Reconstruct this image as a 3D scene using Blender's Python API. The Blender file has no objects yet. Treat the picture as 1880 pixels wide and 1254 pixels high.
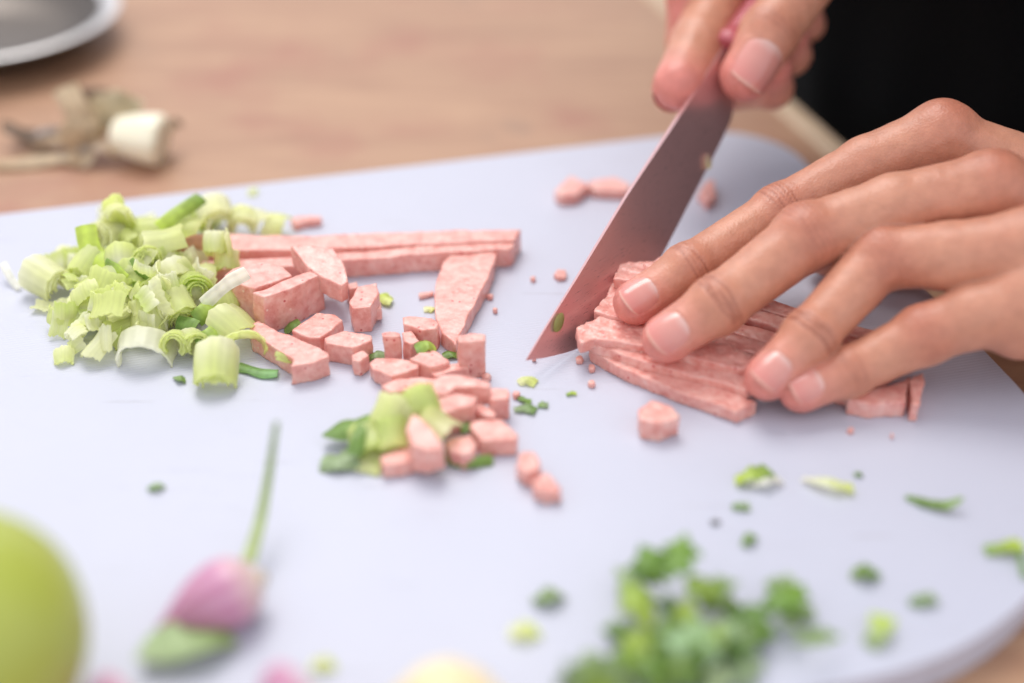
import bpy, math, random
import numpy as np
from mathutils import Vector

# ------------------------------------------------------------------ camera, world, lights, exposure
# All builders work in centimetres (board top is z = 0) and are scaled to metres when linked.
CM = 0.01
PITCH = math.radians(34.0); DIST = 41.0
W_PX, H_PX, F_PX = 1880.0, 1254.0, 1880 * 50 / 36
CAM = np.array([0, -DIST * math.cos(PITCH), DIST * math.sin(PITCH)])
FWD = np.array([0, math.cos(PITCH), -math.sin(PITCH)])
RGT = np.array([1.0, 0, 0]); UPV = np.array([0, math.sin(PITCH), math.cos(PITCH)])

sc = bpy.context.scene
col = sc.collection
cam_d = bpy.data.cameras.new('camera'); cam = bpy.data.objects.new('camera', cam_d); col.objects.link(cam)
cam.location = Vector(CAM * CM); cam.rotation_euler = (math.pi / 2 - PITCH, 0, 0)
cam_d.lens = 50; cam_d.sensor_width = 36; cam_d.clip_start = 0.01; cam_d.clip_end = 50
cam_d.dof.use_dof = True; cam_d.dof.focus_distance = 0.408; cam_d.dof.aperture_fstop = 2.7
sc.camera = cam

world = bpy.data.worlds.new('World'); sc.world = world; world.use_nodes = True
bg = world.node_tree.nodes['Background']
bg.inputs[0].default_value = (0.91, 0.92, 1.0, 1); bg.inputs[1].default_value = 1.12

def area(name, loc, target, size, power, color):
    d = bpy.data.lights.new(name, 'AREA'); d.shape = 'RECTANGLE'; d.size = size[0] * CM; d.size_y = size[1] * CM
    d.energy = power; d.color = color
    o = bpy.data.objects.new(name, d); col.objects.link(o)
    o.location = Vector(loc) * CM
    o.rotation_euler = (Vector(target) - Vector(loc)).to_track_quat('-Z', 'Y').to_euler()
    return o
area('window_light', (-35, 130, 240), (4, 2, 0), (150, 150), 54, (1.0, 0.97, 0.94))

sc.view_settings.view_transform = 'Standard'; sc.view_settings.look = 'None'
sc.view_settings.exposure = 0.06; sc.view_settings.gamma = 1.0
sc.render.engine = 'CYCLES'
sc.cycles.use_denoising = True
sc.cycles.max_bounces = 12; sc.cycles.diffuse_bounces = 7; sc.cycles.transmission_bounces = 10

# ------------------------------------------------------------------ helpers
rng = np.random.default_rng(7)
def V(*a): return np.array(a, float)
def unit(v): v = np.asarray(v, float); return v / np.linalg.norm(v)
def ray(px, py): return FWD + RGT * (px - W_PX / 2) / F_PX - UPV * (py - H_PX / 2) / F_PX
def P(px, py, z=0.0):
    d = ray(px, py); return CAM + d * ((z - CAM[2]) / d[2])
def on_plane(px, py, p0, n, off=0.0):
    d = ray(px, py); t = (np.dot(p0 - CAM, n) + off) / np.dot(d, n); return CAM + d * t
def px_cm(px, py, z=0.0):                      # picture pixels per centimetre at that spot
    return F_PX / np.dot(P(px, py, z) - CAM, FWD)
def lin(r, g, b):
    f = lambda c: (c / 255 / 12.92) if c / 255 <= 0.04045 else ((c / 255 + 0.055) / 1.055) ** 2.4
    return (f(r), f(g), f(b))

def lattice(seed):
    return np.random.default_rng(seed).random((32, 32, 32)).astype(np.float32) * 2 - 1
LAT = lattice(3)
def vnoise(p, freq, seed=0):
    q = np.asarray(p) * freq + seed * 7.31; i = np.floor(q).astype(int); f = q - i; f = f * f * (3 - 2 * f)
    r = 0
    for dx in (0, 1):
        wx = f[:, 0] if dx else 1 - f[:, 0]
        for dy in (0, 1):
            wy = f[:, 1] if dy else 1 - f[:, 1]
            for dz in (0, 1):
                wz = f[:, 2] if dz else 1 - f[:, 2]
                r = r + wx * wy * wz * LAT[(i[:, 0] + dx) % 32, (i[:, 1] + dy) % 32, (i[:, 2] + dz) % 32]
    return r

def mesh_obj(name, verts, faces, mat, parent=None, colors=None, smooth=True):
    m = bpy.data.meshes.new(name)
    verts = np.asarray(verts, float) * CM
    if isinstance(faces, np.ndarray):
        n = len(faces); k = faces.shape[1]
        m.vertices.add(len(verts)); m.vertices.foreach_set('co', verts.ravel().astype(np.float32))
        m.loops.add(n * k); m.loops.foreach_set('vertex_index', faces.ravel().astype(np.int32))
        m.polygons.add(n); m.polygons.foreach_set('loop_start', np.arange(0, n * k, k, dtype=np.int32))
        m.update(calc_edges=True); m.validate()
    else:
        m.from_pydata([tuple(v) for v in verts], [], faces); m.update()
    if smooth: m.polygons.foreach_set('use_smooth', np.ones(len(m.polygons), bool))
    if colors is not None:
        c = np.ones((len(verts), 4), np.float32); c[:, :3] = np.asarray(colors)[:, :3]
        a = m.color_attributes.new('col', 'FLOAT_COLOR', 'POINT'); a.data.foreach_set('color', c.ravel())
    m.materials.append(mat)
    o = bpy.data.objects.new(name, m); col.objects.link(o)
    if parent is not None: o.parent = parent
    return o
def tag(o, label, cat=None, group=None, kind=None):
    o['label'] = label
    if cat: o['category'] = cat
    if group: o['group'] = group
    if kind: o['kind'] = kind
    return o
def empty(name, loc=(0, 0, 0)):
    o = bpy.data.objects.new(name, None); col.objects.link(o); o.empty_display_size = 0.01
    return o

# ---- signed-distance modelling: smooth unions, polygonised with surface nets
def smin(a, b, k):
    if k <= 0: return np.minimum(a, b)
    h = np.clip(0.5 + 0.5 * (b - a) / k, 0, 1); return b * (1 - h) + a * h - k * h * (1 - h)
def rcone(p, a, b, r1, r2):
    a = np.asarray(a, float); b = np.asarray(b, float)
    ba = b - a; l2 = ba @ ba; rr = r1 - r2; a2 = max(l2 - rr * rr, 1e-9); il2 = 1 / l2
    pa = p - a; y = pa @ ba; z = y - l2
    xv = pa * l2 - y[:, None] * ba; x2 = np.einsum('ij,ij->i', xv, xv)
    y2 = y * y * l2; z2 = z * z * l2; k = np.sign(rr) * rr * rr * x2
    c1 = np.sign(z) * a2 * z2 > k; c2 = np.sign(y) * a2 * y2 < k
    return np.where(c1, np.sqrt(x2 + z2) * il2 - r2,
           np.where(c2, np.sqrt(x2 + y2) * il2 - r1, (np.sqrt(x2 * a2 * il2) + y * rr) * il2 - r1))
def ball(p, c, r): return np.linalg.norm(p - np.asarray(c, float), axis=1) - r
def ellip(p, c, r, axes=None):
    q = p - np.asarray(c, float)
    if axes is not None: q = q @ np.asarray(axes).T
    r = np.asarray(r, float); k0 = np.linalg.norm(q / r, axis=1); k1 = np.linalg.norm(q / (r * r), axis=1)
    return k0 * (k0 - 1) / np.maximum(k1, 1e-6)

def polygonise(fn, lo, hi, h, band=1.2):
    lo = np.asarray(lo, float); hi = np.asarray(hi, float)
    K = 4; n = np.ceil((hi - lo) / (h * K)).astype(int) * K + 1
    nc = (n - 1) // K
    cc = np.stack(np.meshgrid(*[np.arange(c) for c in nc], indexing='ij'), -1).reshape(-1, 3)
    dc = fn(lo + (cc + 0.5) * h * K)
    vol = np.repeat(np.repeat(np.repeat(dc.reshape(nc), K, 0), K, 1), K, 2)
    vol = np.pad(vol, ((0, 1),) * 3, mode='edge').astype(np.float32)
    near = np.abs(dc) < h * K * 0.9 + h * band
    idx = np.stack(np.meshgrid(*[np.arange(K + 1)] * 3, indexing='ij'), -1).reshape(-1, 3)
    g = (cc[near][:, None, :] * K + idx[None]).reshape(-1, 3)
    lin_i = np.unique((g[:, 0] * n[1] + g[:, 1]) * n[2] + g[:, 2])
    g = np.stack(np.unravel_index(lin_i, n), -1)
    vol[g[:, 0], g[:, 1], g[:, 2]] = fn(lo + g * h)
    vol[np.abs(vol) < 1e-7] = 1e-7
    S = vol < 0
    cs = [(i, j, k) for i in (0, 1) for j in (0, 1) for k in (0, 1)]
    sl = lambda A, c: A[c[0]:A.shape[0] - 1 + c[0], c[1]:A.shape[1] - 1 + c[1], c[2]:A.shape[2] - 1 + c[2]]
    cnt = sum(sl(S, c).astype(np.int8) for c in cs)
    act = (cnt > 0) & (cnt < 8); ci = np.argwhere(act)
    vals = {c: sl(vol, c)[act] for c in cs}
    acc = np.zeros((len(ci), 3)); num = np.zeros(len(ci))
    for c in cs:
        for ax in range(3):
            if c[ax] == 0:
                d = list(c); d[ax] = 1; d = tuple(d); a, b = vals[c], vals[d]
                m = (a < 0) != (b < 0); t = np.where(m, a / np.where(m, a - b, 1), 0)
                q = np.tile(np.array(c, float), (len(ci), 1)); q[:, ax] = t
                acc[m] += q[m]; num[m] += 1
    verts = lo + (ci + acc / num[:, None]) * h
    vid = -np.ones(act.shape, int); vid[act] = np.arange(len(ci))
    quads = []
    for ax in range(3):
        o1, o2 = (ax + 1) % 3, (ax + 2) % 3
        s0 = [slice(None)] * 3; s1 = [slice(None)] * 3; s0[ax] = slice(0, -1); s1[ax] = slice(1, None)
        A, B = S[tuple(s0)], S[tuple(s1)]
        e = np.argwhere(A != B)
        e = e[(e[:, o1] > 0) & (e[:, o2] > 0) & (e[:, o1] < n[o1] - 1) & (e[:, o2] < n[o2] - 1)]
        def cell(d1, d2):
            q = e.copy(); q[:, o1] -= d1; q[:, o2] -= d2; return vid[q[:, 0], q[:, 1], q[:, 2]]
        f = np.stack([cell(1, 1), cell(0, 1), cell(0, 0), cell(1, 0)], -1)
        ins = A[e[:, 0], e[:, 1], e[:, 2]]
        f[~ins] = f[~ins][:, ::-1]; quads.append(f)
    q = np.concatenate(quads); q = q[(q >= 0).all(1)]
    return verts, q
def grad(fn, p, e=0.01):
    g = 0
    for s in ((1, 1, 1), (1, -1, -1), (-1, 1, -1), (-1, -1, 1)):
        s = np.array(s, float); g = g + fn(p + s * e)[:, None] * s
    return g / np.maximum(np.linalg.norm(g, axis=1, keepdims=True), 1e-9)

# ---- thin curved sheets with real thickness (onion layers, leaves, nails)
def sheet(grid, thick, caps=True):
    """grid (nu, nv, 3) -> closed mesh of that thickness; returns verts, faces, (u, v, side)"""
    nu, nv = grid.shape[:2]
    du = np.gradient(grid, axis=0); dv = np.gradient(grid, axis=1)
    nr = np.cross(du, dv); nr /= np.maximum(np.linalg.norm(nr, axis=2, keepdims=True), 1e-9)
    th = thick if np.ndim(thick) else np.full((nu, nv), thick)
    a = (grid + nr * th[..., None] / 2).reshape(-1, 3); b = (grid - nr * th[..., None] / 2).reshape(-1, 3)
    I = np.arange(nu * nv).reshape(nu, nv); N = nu * nv
    f = []
    q = np.stack([I[:-1, :-1], I[1:, :-1], I[1:, 1:], I[:-1, 1:]], -1).reshape(-1, 4)
    f.append(q); f.append(q[:, ::-1] + N)
    ring = np.concatenate([I[:, 0], I[-1, 1:], I[-2::-1, -1], I[0, -2:0:-1]])
    m = len(ring); k = np.arange(m); k2 = np.roll(k, -1)
    f.append(np.stack([k2 + 2 * N, k + 2 * N, k + 2 * N + m, k2 + 2 * N + m], -1))
    uu, vv = np.meshgrid(np.linspace(0, 1, nu), np.linspace(0, 1, nv), indexing='ij')
    uv = np.stack([np.tile(uu.ravel(), 2), np.tile(vv.ravel(), 2), np.repeat([0.0, 1.0], N)], -1)
    uv = np.concatenate([uv, uv[ring], uv[ring + N]])
    return np.concatenate([a, b, a[ring], b[ring]]), np.concatenate(f), uv
def rot(yaw=0, pitch=0, roll=0):
    y, p, r = map(math.radians, (yaw, pitch, roll))
    Rx = np.array([[1, 0, 0], [0, math.cos(r), -math.sin(r)], [0, math.sin(r), math.cos(r)]])
    Ry = np.array([[math.cos(p), 0, math.sin(p)], [0, 1, 0], [-math.sin(p), 0, math.cos(p)]])
    Rz = np.array([[math.cos(y), -math.sin(y), 0], [math.sin(y), math.cos(y), 0], [0, 0, 1]])
    return Rz @ Ry @ Rx

# ------------------------------------------------------------------ materials
def material(name):
    m = bpy.data.materials.new(name); m.use_nodes = True
    nt = m.node_tree; b = nt.nodes['Principled BSDF']
    return m, nt, b
def N(nt, typ, **kw):
    n = nt.nodes.new(typ)
    for k, v in kw.items():
        if k in n.inputs.keys(): n.inputs[k].default_value = v
        else: setattr(n, k, v)
    return n
def L(nt, a, b): nt.links.new(a, b)
def ramp(nt, stops, fac=None):
    r = nt.nodes.new('ShaderNodeValToRGB'); e = r.color_ramp.elements
    while len(e) < len(stops): e.new(0.5)
    for x, (p, c) in zip(e, stops): x.position = p; x.color = (*c, 1)
    if fac is not None: L(nt, fac, r.inputs[0])
    return r
def mixc(nt, fac, a, b, mode='MIX'):
    m = nt.nodes.new('ShaderNodeMix'); m.data_type = 'RGBA'; m.blend_type = mode
    for s, v in ((m.inputs[0], fac), (m.inputs[6], a), (m.inputs[7], b)):
        if hasattr(v, 'links'): L(nt, v, s)
        else: s.default_value = v if not isinstance(v, tuple) or len(v) == 4 else (*v, 1)
    return m.outputs[2]
def bump(nt, h, strength, dist, prev=None):
    b = nt.nodes.new('ShaderNodeBump'); b.inputs['Strength'].default_value = strength; b.inputs['Distance'].default_value = dist
    L(nt, h, b.inputs['Height'])
    if prev is not None: L(nt, prev, b.inputs['Normal'])
    return b.outputs[0]
def noise(nt, scale, detail=3, rough=0.5, coord=None, dist=0.0):
    n = N(nt, 'ShaderNodeTexNoise', Scale=scale, Detail=detail, Roughness=rough, Distortion=dist)
    if coord is not None: L(nt, coord, n.inputs['Vector'])
    return n
def objco(nt): return nt.nodes.new('ShaderNodeTexCoord').outputs['Object']

# skin: colour carried by the mesh (pinker tips and knuckles, painted crease shade) + pores
SKIN, nt, b = material('skin')
ca = N(nt, 'ShaderNodeVertexColor', layer_name='col')
co = objco(nt)
n1 = noise(nt, 260, 4, 0.6, co)
mott = ramp(nt, [(0.3, (0.80, 0.76, 0.74)), (0.7, (1.08, 1.06, 1.05))], n1.outputs[0])
L(nt, mixc(nt, 0.6, ca.outputs[0], mott.outputs[0], 'MULTIPLY'), b.inputs['Base Color'])
b.inputs['Roughness'].default_value = 0.40; b.inputs['Specular IOR Level'].default_value = 0.45
b.inputs['Subsurface Weight'].default_value = 0.14; b.inputs['Subsurface Radius'].default_value = (0.0035, 0.0018, 0.0009)
b.inputs['Subsurface Scale'].default_value = 1.0
vo = N(nt, 'ShaderNodeTexVoronoi', Scale=1500.0); L(nt, co, vo.inputs['Vector'])
n2 = noise(nt, 500, 4, 0.65, co)
nb = bump(nt, vo.outputs['Distance'], 0.4, 0.0002)
L(nt, bump(nt, n2.outputs[0], 0.45, 0.0003, nb), b.inputs['Normal'])

NAIL, nt, b = material('nail')
ca = N(nt, 'ShaderNodeVertexColor', layer_name='col'); L(nt, ca.outputs[0], b.inputs['Base Color'])
b.inputs['Roughness'].default_value = 0.2; b.inputs['Coat Weight'].default_value = 0.3; b.inputs['Coat Roughness'].default_value = 0.2
b.inputs['Subsurface Weight'].default_value = 0.2; b.inputs['Subsurface Radius'].default_value = (0.003, 0.0012, 0.0008); b.inputs['Subsurface Scale'].default_value = 1.0

# ham
HAM, nt, b = material('ham')
co = objco(nt)
n1 = noise(nt, 340, 5, 0.6, co); n2 = noise(nt, 760, 3, 0.6, co)
base = ramp(nt, [(0.30, lin(218, 140, 128)), (0.52, lin(233, 171, 158)), (0.75, lin(241, 196, 184))], n1.outputs[0])
v1 = N(nt, 'ShaderNodeTexVoronoi', Scale=460.0, Randomness=1.0); L(nt, co, v1.inputs['Vector'])
spot = ramp(nt, [(0.10, (1, 1, 1)), (0.24, (0, 0, 0))], v1.outputs['Distance'])
v1c = N(nt, 'ShaderNodeSeparateColor'); L(nt, v1.outputs['Color'], v1c.inputs[0])
pick = ramp(nt, [(0.62, (0, 0, 0)), (0.68, (1, 1, 1))], v1c.outputs[0])
mul = N(nt, 'ShaderNodeMath', operation='MULTIPLY'); L(nt, spot.outputs[0], mul.inputs[0]); L(nt, pick.outputs[0], mul.inputs[1])
c1 = mixc(nt, mul.outputs[0], base.outputs[0], lin(200, 90, 90))
pick2 = ramp(nt, [(0.80, (0, 0, 0)), (0.86, (1, 1, 1))], v1c.outputs[1])
mul2 = N(nt, 'ShaderNodeMath', operation='MULTIPLY'); L(nt, spot.outputs[0], mul2.inputs[0]); L(nt, pick2.outputs[0], mul2.inputs[1])
c2 = mixc(nt, mul2.outputs[0], c1, lin(240, 206, 192))
L(nt, c2, b.inputs['Base Color'])
b.inputs['Roughness'].default_value = 0.36; b.inputs['Coat Weight'].default_value = 0.18; b.inputs['Coat Roughness'].default_value = 0.3
b.inputs['Subsurface Weight'].default_value = 0.2; b.inputs['Subsurface Radius'].default_value = (0.003, 0.0012, 0.001); b.inputs['Subsurface Scale'].default_value = 1.0
nb = bump(nt, n2.outputs[0], 0.4, 0.0004); L(nt, bump(nt, v1.outputs['Distance'], 0.15, 0.0004, nb), b.inputs['Normal'])

# vegetables: colour carried by the mesh, light passes through
def veg(name, rough, trans, fibre):
    m, nt, b = material(name)
    ca = N(nt, 'ShaderNodeVertexColor', layer_name='col'); co = objco(nt)
    n1 = noise(nt, 300, 3, 0.6, co)
    v = ramp(nt, [(0.3, (0.86, 0.86, 0.86)), (0.7, (1.1, 1.1, 1.1))], n1.outputs[0])
    cc = mixc(nt, fibre, ca.outputs[0], v.outputs[0], 'MULTIPLY')
    L(nt, cc, b.inputs['Base Color']); b.inputs['Roughness'].default_value = rough
    tr = nt.nodes.new('ShaderNodeBsdfTranslucent'); gm = nt.nodes.new('ShaderNodeGamma'); gm.inputs[1].default_value = 0.6; L(nt, cc, gm.inputs[0]); L(nt, gm.outputs[0], tr.inputs[0])
    mx = nt.nodes.new('ShaderNodeMixShader'); mx.inputs[0].default_value = trans
    out = nt.nodes['Material Output']
    L(nt, b.outputs[0], mx.inputs[1]); L(nt, tr.outputs[0], mx.inputs[2]); L(nt, mx.outputs[0], out.inputs[0])
    L(nt, bump(nt, n1.outputs[0], 0.25, 0.0003), b.inputs['Normal'])
    return m
ONION = veg('spring_onion', 0.28, 0.64, 0.4)
LEAF = veg('leaf', 0.42, 0.38, 0.9)

def plain(name, c1, c2, rough, scale, sss=0.0, bstr=0.2, bdist=0.0004):
    m, nt, b = material(name); co = objco(nt)
    n1 = noise(nt, scale, 4, 0.6, co)
    r = ramp(nt, [(0.32, c1), (0.68, c2)], n1.outputs[0]); L(nt, r.outputs[0], b.inputs['Base Color'])
    b.inputs['Roughness'].default_value = rough
    if sss:
        b.inputs['Subsurface Weight'].default_value = sss; b.inputs['Subsurface Radius'].default_value = (0.004, 0.003, 0.002); b.inputs['Subsurface Scale'].default_value = 1
    L(nt, bump(nt, n1.outputs[0], bstr, bdist), b.inputs['Normal'])
    return m
VCOL, nt, b = material('produce')
ca = N(nt, 'ShaderNodeVertexColor', layer_name='col'); L(nt, ca.outputs[0], b.inputs['Base Color'])
b.inputs['Roughness'].default_value = 0.35; b.inputs['Subsurface Weight'].default_value = 0.15
b.inputs['Subsurface Radius'].default_value = (0.004, 0.003, 0.002); b.inputs['Subsurface Scale'].default_value = 1

# white plastic board: fine moulded ribs, knife scratches, faint stains
BOARD, nt, b = material('board_plastic')
co = objco(nt)
mp = N(nt, 'ShaderNodeMapping'); mp.inputs['Rotation'].default_value = (0, 0, math.radians(-14)); L(nt, co, mp.inputs[0])
wv = N(nt, 'ShaderNodeTexWave', Scale=260.0, Distortion=0.6, Detail=1.0); wv.bands_direction = 'Y'; L(nt, mp.outputs[0], wv.inputs['Vector'])
def cuts(angle, sx, sy, lo_):
    m_ = N(nt, 'ShaderNodeMapping'); m_.inputs['Rotation'].default_value = (0, 0, math.radians(angle)); m_.inputs['Scale'].default_value = (sx, sy, 1); L(nt, co, m_.inputs[0])
    return ramp(nt, [(lo_, (0, 0, 0)), (lo_ + .05, (1, 1, 1))], noise(nt, 1.0, 2, 0.5, m_.outputs[0], 0.2).outputs[0]).outputs[0]
cA = cuts(-60, 22, 520, 0.70); cB = cuts(-25, 16, 460, 0.72); cC = cuts(10, 26, 600, 0.72)
mx1 = N(nt, 'ShaderNodeMath', operation='MAXIMUM'); L(nt, cA, mx1.inputs[0]); L(nt, cB, mx1.inputs[1])
scr_r = N(nt, 'ShaderNodeMath', operation='MAXIMUM'); L(nt, mx1.outputs[0], scr_r.inputs[0]); L(nt, cC, scr_r.inputs[1])
st = noise(nt, 14, 5, 0.65, co)
bc = ramp(nt, [(0.35, (0.505, 0.515, 0.60)), (0.65, (0.54, 0.55, 0.63))], st.outputs[0])
L(nt, mixc(nt, 0.55, bc.outputs[0], mixc(nt, scr_r.outputs[0], (0.545, 0.555, 0.635, 1), (0.43, 0.42, 0.45, 1))), b.inputs['Base Color'])
b.inputs['Roughness'].default_value = 0.40; b.inputs['Specular IOR Level'].default_value = 0.35
nb = bump(nt, wv.outputs[0], 0.35, 0.0002); L(nt, bump(nt, scr_r.outputs[0], 0.4, -0.0002, nb), b.inputs['Normal'])

# table: pale pinkish-tan plywood with reddish stains
WOOD, nt, b = material('table_wood')
co = objco(nt)
mp = N(nt, 'ShaderNodeMapping'); mp.inputs['Rotation'].default_value = (0, 0, math.radians(-8)); mp.inputs['Scale'].default_value = (9, 60, 20); L(nt, co, mp.inputs[0])
gr = noise(nt, 1.0, 6, 0.6, mp.outputs[0], 1.2)
bl = noise(nt, 16, 4, 0.6, co)
bl2 = noise(nt, 34, 3, 0.5, co)
c0 = ramp(nt, [(0.30, (0.345, 0.182, 0.108)), (0.70, (0.475, 0.280, 0.166))], gr.outputs[0])
red = ramp(nt, [(0.50, (0, 0, 0)), (0.70, (1, 1, 1))], bl.outputs[0])
c1 = mixc(nt, red.outputs[0], c0.outputs[0], (0.36, 0.155, 0.10, 1))
spt = ramp(nt, [(0.27, (1, 1, 1)), (0.34, (0, 0, 0))], bl2.outputs[0])
L(nt, mixc(nt, spt.outputs[0], c1, (0.36, 0.21, 0.13, 1)), b.inputs['Base Color'])
b.inputs['Roughness'].default_value = 0.5
L(nt, bump(nt, gr.outputs[0], 0.3, 0.0005), b.inputs['Normal'])
RIM = plain('table_edge_wood', (0.55, 0.40, 0.26), (0.66, 0.50, 0.34), 0.5, 120)

STEEL, nt, b = material('blade_steel')
co = nt.nodes.new('ShaderNodeTexCoord').outputs['Generated']
b.inputs['Metallic'].default_value = 0.70
mp = N(nt, 'ShaderNodeMapping'); mp.inputs['Scale'].default_value = (30, 2, 260); L(nt, co, mp.inputs[0])
br = noise(nt, 1.0, 3, 0.6, mp.outputs[0])
r = ramp(nt, [(0.3, (0.72, 0.44, 0.43)), (0.7, (0.76, 0.48, 0.47))], br.outputs[0]); L(nt, r.outputs[0], b.inputs['Base Color'])  # pinkish reflection of the hand is put into the steel's base colour
rr = ramp(nt, [(0.3, (0.27, 0.27, 0.27)), (0.7, (0.31, 0.31, 0.31))], br.outputs[0]); L(nt, rr.outputs[0], b.inputs['Roughness'])
L(nt, bump(nt, br.outputs[0], 0.02, 0.0001), b.inputs['Normal'])
BOWL, nt, b = material('bowl_steel')
b.inputs['Metallic'].default_value = 1.0; b.inputs['Base Color'].default_value = (0.15, 0.132, 0.118, 1); b.inputs['Roughness'].default_value = 0.45
BRIM, nt, b = material('bowl_rim_steel')
b.inputs['Metallic'].default_value = 1.0; b.inputs['Base Color'].default_value = (0.72, 0.70, 0.68, 1); b.inputs['Roughness'].default_value = 0.35  # brighter copy of the bowl steel: rim highlight put into the colour
HANDLE = plain('handle_plastic', lin(176, 84, 92), lin(190, 98, 104), 0.38, 150)
CLOTH, nt, b = material('black_cloth')
co = objco(nt); cn = noise(nt, 900, 3, 0.6, co)
r = ramp(nt, [(0.3, (0.0012, 0.0012, 0.0014)), (0.7, (0.0026, 0.0025, 0.0028))], cn.outputs[0]); L(nt, r.outputs[0], b.inputs['Base Color'])
b.inputs['Roughness'].default_value = 0.95; b.inputs['Specular IOR Level'].default_value = 0.1
L(nt, bump(nt, cn.outputs[0], 0.4, 0.0004), b.inputs['Normal'])
FLOOR = plain('floor_concrete', (0.30, 0.29, 0.28), (0.40, 0.39, 0.38), 0.7, 8)

# ------------------------------------------------------------------ setting: floor, table, cutting board
TZ = -1.0                                            # table top, one board thickness below the board top
def slab(name, poly, z0, z1, mat, parent=None, bev=0.1, seg=3):
    import bmesh
    bm = bmesh.new()
    lo = [bm.verts.new((x * CM, y * CM, z0 * CM)) for x, y in poly]; hi = [bm.verts.new((x * CM, y * CM, z1 * CM)) for x, y in poly]
    bm.faces.new(lo[::-1]); bm.faces.new(hi)
    n = len(poly)
    for i in range(n): bm.faces.new((lo[i], lo[(i + 1) % n], hi[(i + 1) % n], hi[i]))
    if bev:
        ed = [e for e in bm.edges if abs(e.verts[0].co.z - e.verts[1].co.z) < 1e-6]
        bmesh.ops.bevel(bm, geom=ed, offset=bev * CM, segments=seg, profile=0.5, affect='EDGES')
    m = bpy.data.meshes.new(name); bm.to_mesh(m); bm.free()
    for p in m.polygons: p.use_smooth = abs(p.normal.z) < 0.98
    m.materials.append(mat); o = bpy.data.objects.new(name, m); col.objects.link(o)
    if parent: o.parent = parent
    return o
floor = slab('floor', [(-400, -300), (400, -300), (400, 500), (-400, 500)], -80, -78, FLOOR, bev=0)
tag(floor, 'grey floor beyond the table edge', kind='structure')

e0 = P(1195, 0, TZ)[:2]; e1 = P(1522, 290, TZ)[:2]; ed = (e1 - e0) / np.linalg.norm(e1 - e0); en = np.array([-ed[1], ed[0]])
if en[0] < 0: en = -en                               # points away from the table, to the right
ta = e0 - ed * 60; tb = e0 + ed * 95
inner = [tuple(ta), tuple(tb), tuple(tb - en * 120), tuple(ta - en * 120)]
table = slab('table', inner, TZ - 3, TZ, WOOD, bev=0.05, seg=2)
tag(table, 'pinkish tan wooden table under the white cutting board', kind='structure')
rim = slab('edge_band', [tuple(ta + en * .01), tuple(ta + en * 1.0), tuple(tb + en * 1.0), tuple(tb + en * .01)], TZ - 3.2, TZ + 0.12, RIM, table, bev=0.12)

# board outline: straight back and right edges, big rounded corners
ang = math.radians(14.7); bx = V(math.cos(ang), math.sin(ang)); by = V(-math.sin(ang), math.cos(ang))
pb = P(600, 322)[:2]; pr = P(1680, 512)[:2]; pf = P(1620, 1232)[:2]
xr = 12.92; yb = 11.62; yf = -14.35; xl = xr - 46.0
def rcorner(cx, cy, r, a0, n=16): return [(cx + r * math.cos(math.radians(a0 + 90 * i / n)), cy + r * math.sin(math.radians(a0 + 90 * i / n))) for i in range(n + 1)]
R1, R2 = 3.0, 8.8
loc = rcorner(xr - R2, yf + R2, R2, -90) + rcorner(xr - R1, yb - R1, R1, 0) + rcorner(xl + R1, yb - R1, R1, 90) + rcorner(xl + R2, yf + R2, R2, 180)
bpoly = [tuple(bx * a + by * c) for a, c in loc]
board = slab('cutting_board', bpoly, TZ + 0.01, 0.0, BOARD, bev=0.22, seg=4)
tag(board, 'white plastic cutting board with rounded corners covered in chopped food', 'cutting board')

# ------------------------------------------------------------------ knife
T = P(965, 662, 0.62); S_ = P(1328, 86, 5.1); E_ = P(1060, 641, 0.03)
KU = unit(S_ - T); KN = np.cross(S_ - T, E_ - T); KN = unit(KN)
if KN[0] < 0: KN = -KN                               # faces right, towards the held ham
KV = unit(np.cross(KN, KU)); KV = KV if KV[2] > 0 else -KV
def blade_pt(px, py): return on_plane(px, py, T, KN)
spine_px = [(965, 662), (1000, 603), (1060, 507), (1150, 358), (1240, 221), (1300, 129), (1330, 82)]
edge_px = [(1352, 100), (1352, 150), (1345, 215), (1325, 258), (1280, 345), (1215, 470), (1160, 545), (1110, 603), (1080, 630), (1060, 641), (1030, 650), (1000, 657)]
outline = [blade_pt(*q) for q in spine_px + edge_px]
knife = empty('kitchen_knife'); tag(knife, 'steel kitchen knife with pink handle cutting the ham strips', 'knife')
def build_blade():
    import bmesh
    from mathutils.geometry import tessellate_polygon
    sp = outline[:len(spine_px)]; edl = [outline[0]] + outline[len(spine_px):][::-1]
    def resample(pts, n):
        pts = np.array(pts); s = np.r_[0, np.cumsum(np.linalg.norm(np.diff(pts, axis=0), axis=1))]; t = np.linspace(0, s[-1], n)
        return np.stack([np.interp(t, s, pts[:, i]) for i in range(3)], -1)
    n, m = 40, 9
    a = resample(sp, n); c = resample(edl, n)
    th = np.linspace(1, 0, m) ** 0.8 * 0.095 + 0.004      # half thickness, spine to edge
    g = np.array([[a[i] * (1 - j / (m - 1)) + c[i] * j / (m - 1) for j in range(m)] for i in range(n)])
    taper = np.linspace(0.35, 1, n)
    grid = sheet(g, 2 * th[None, :] * taper[:, None])
    return grid
v, f, uv = build_blade()
blade = mesh_obj('blade', v, f, STEEL, knife)
es = blade.modifiers.new('edges', 'EDGE_SPLIT'); es.split_angle = math.radians(40)
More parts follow.
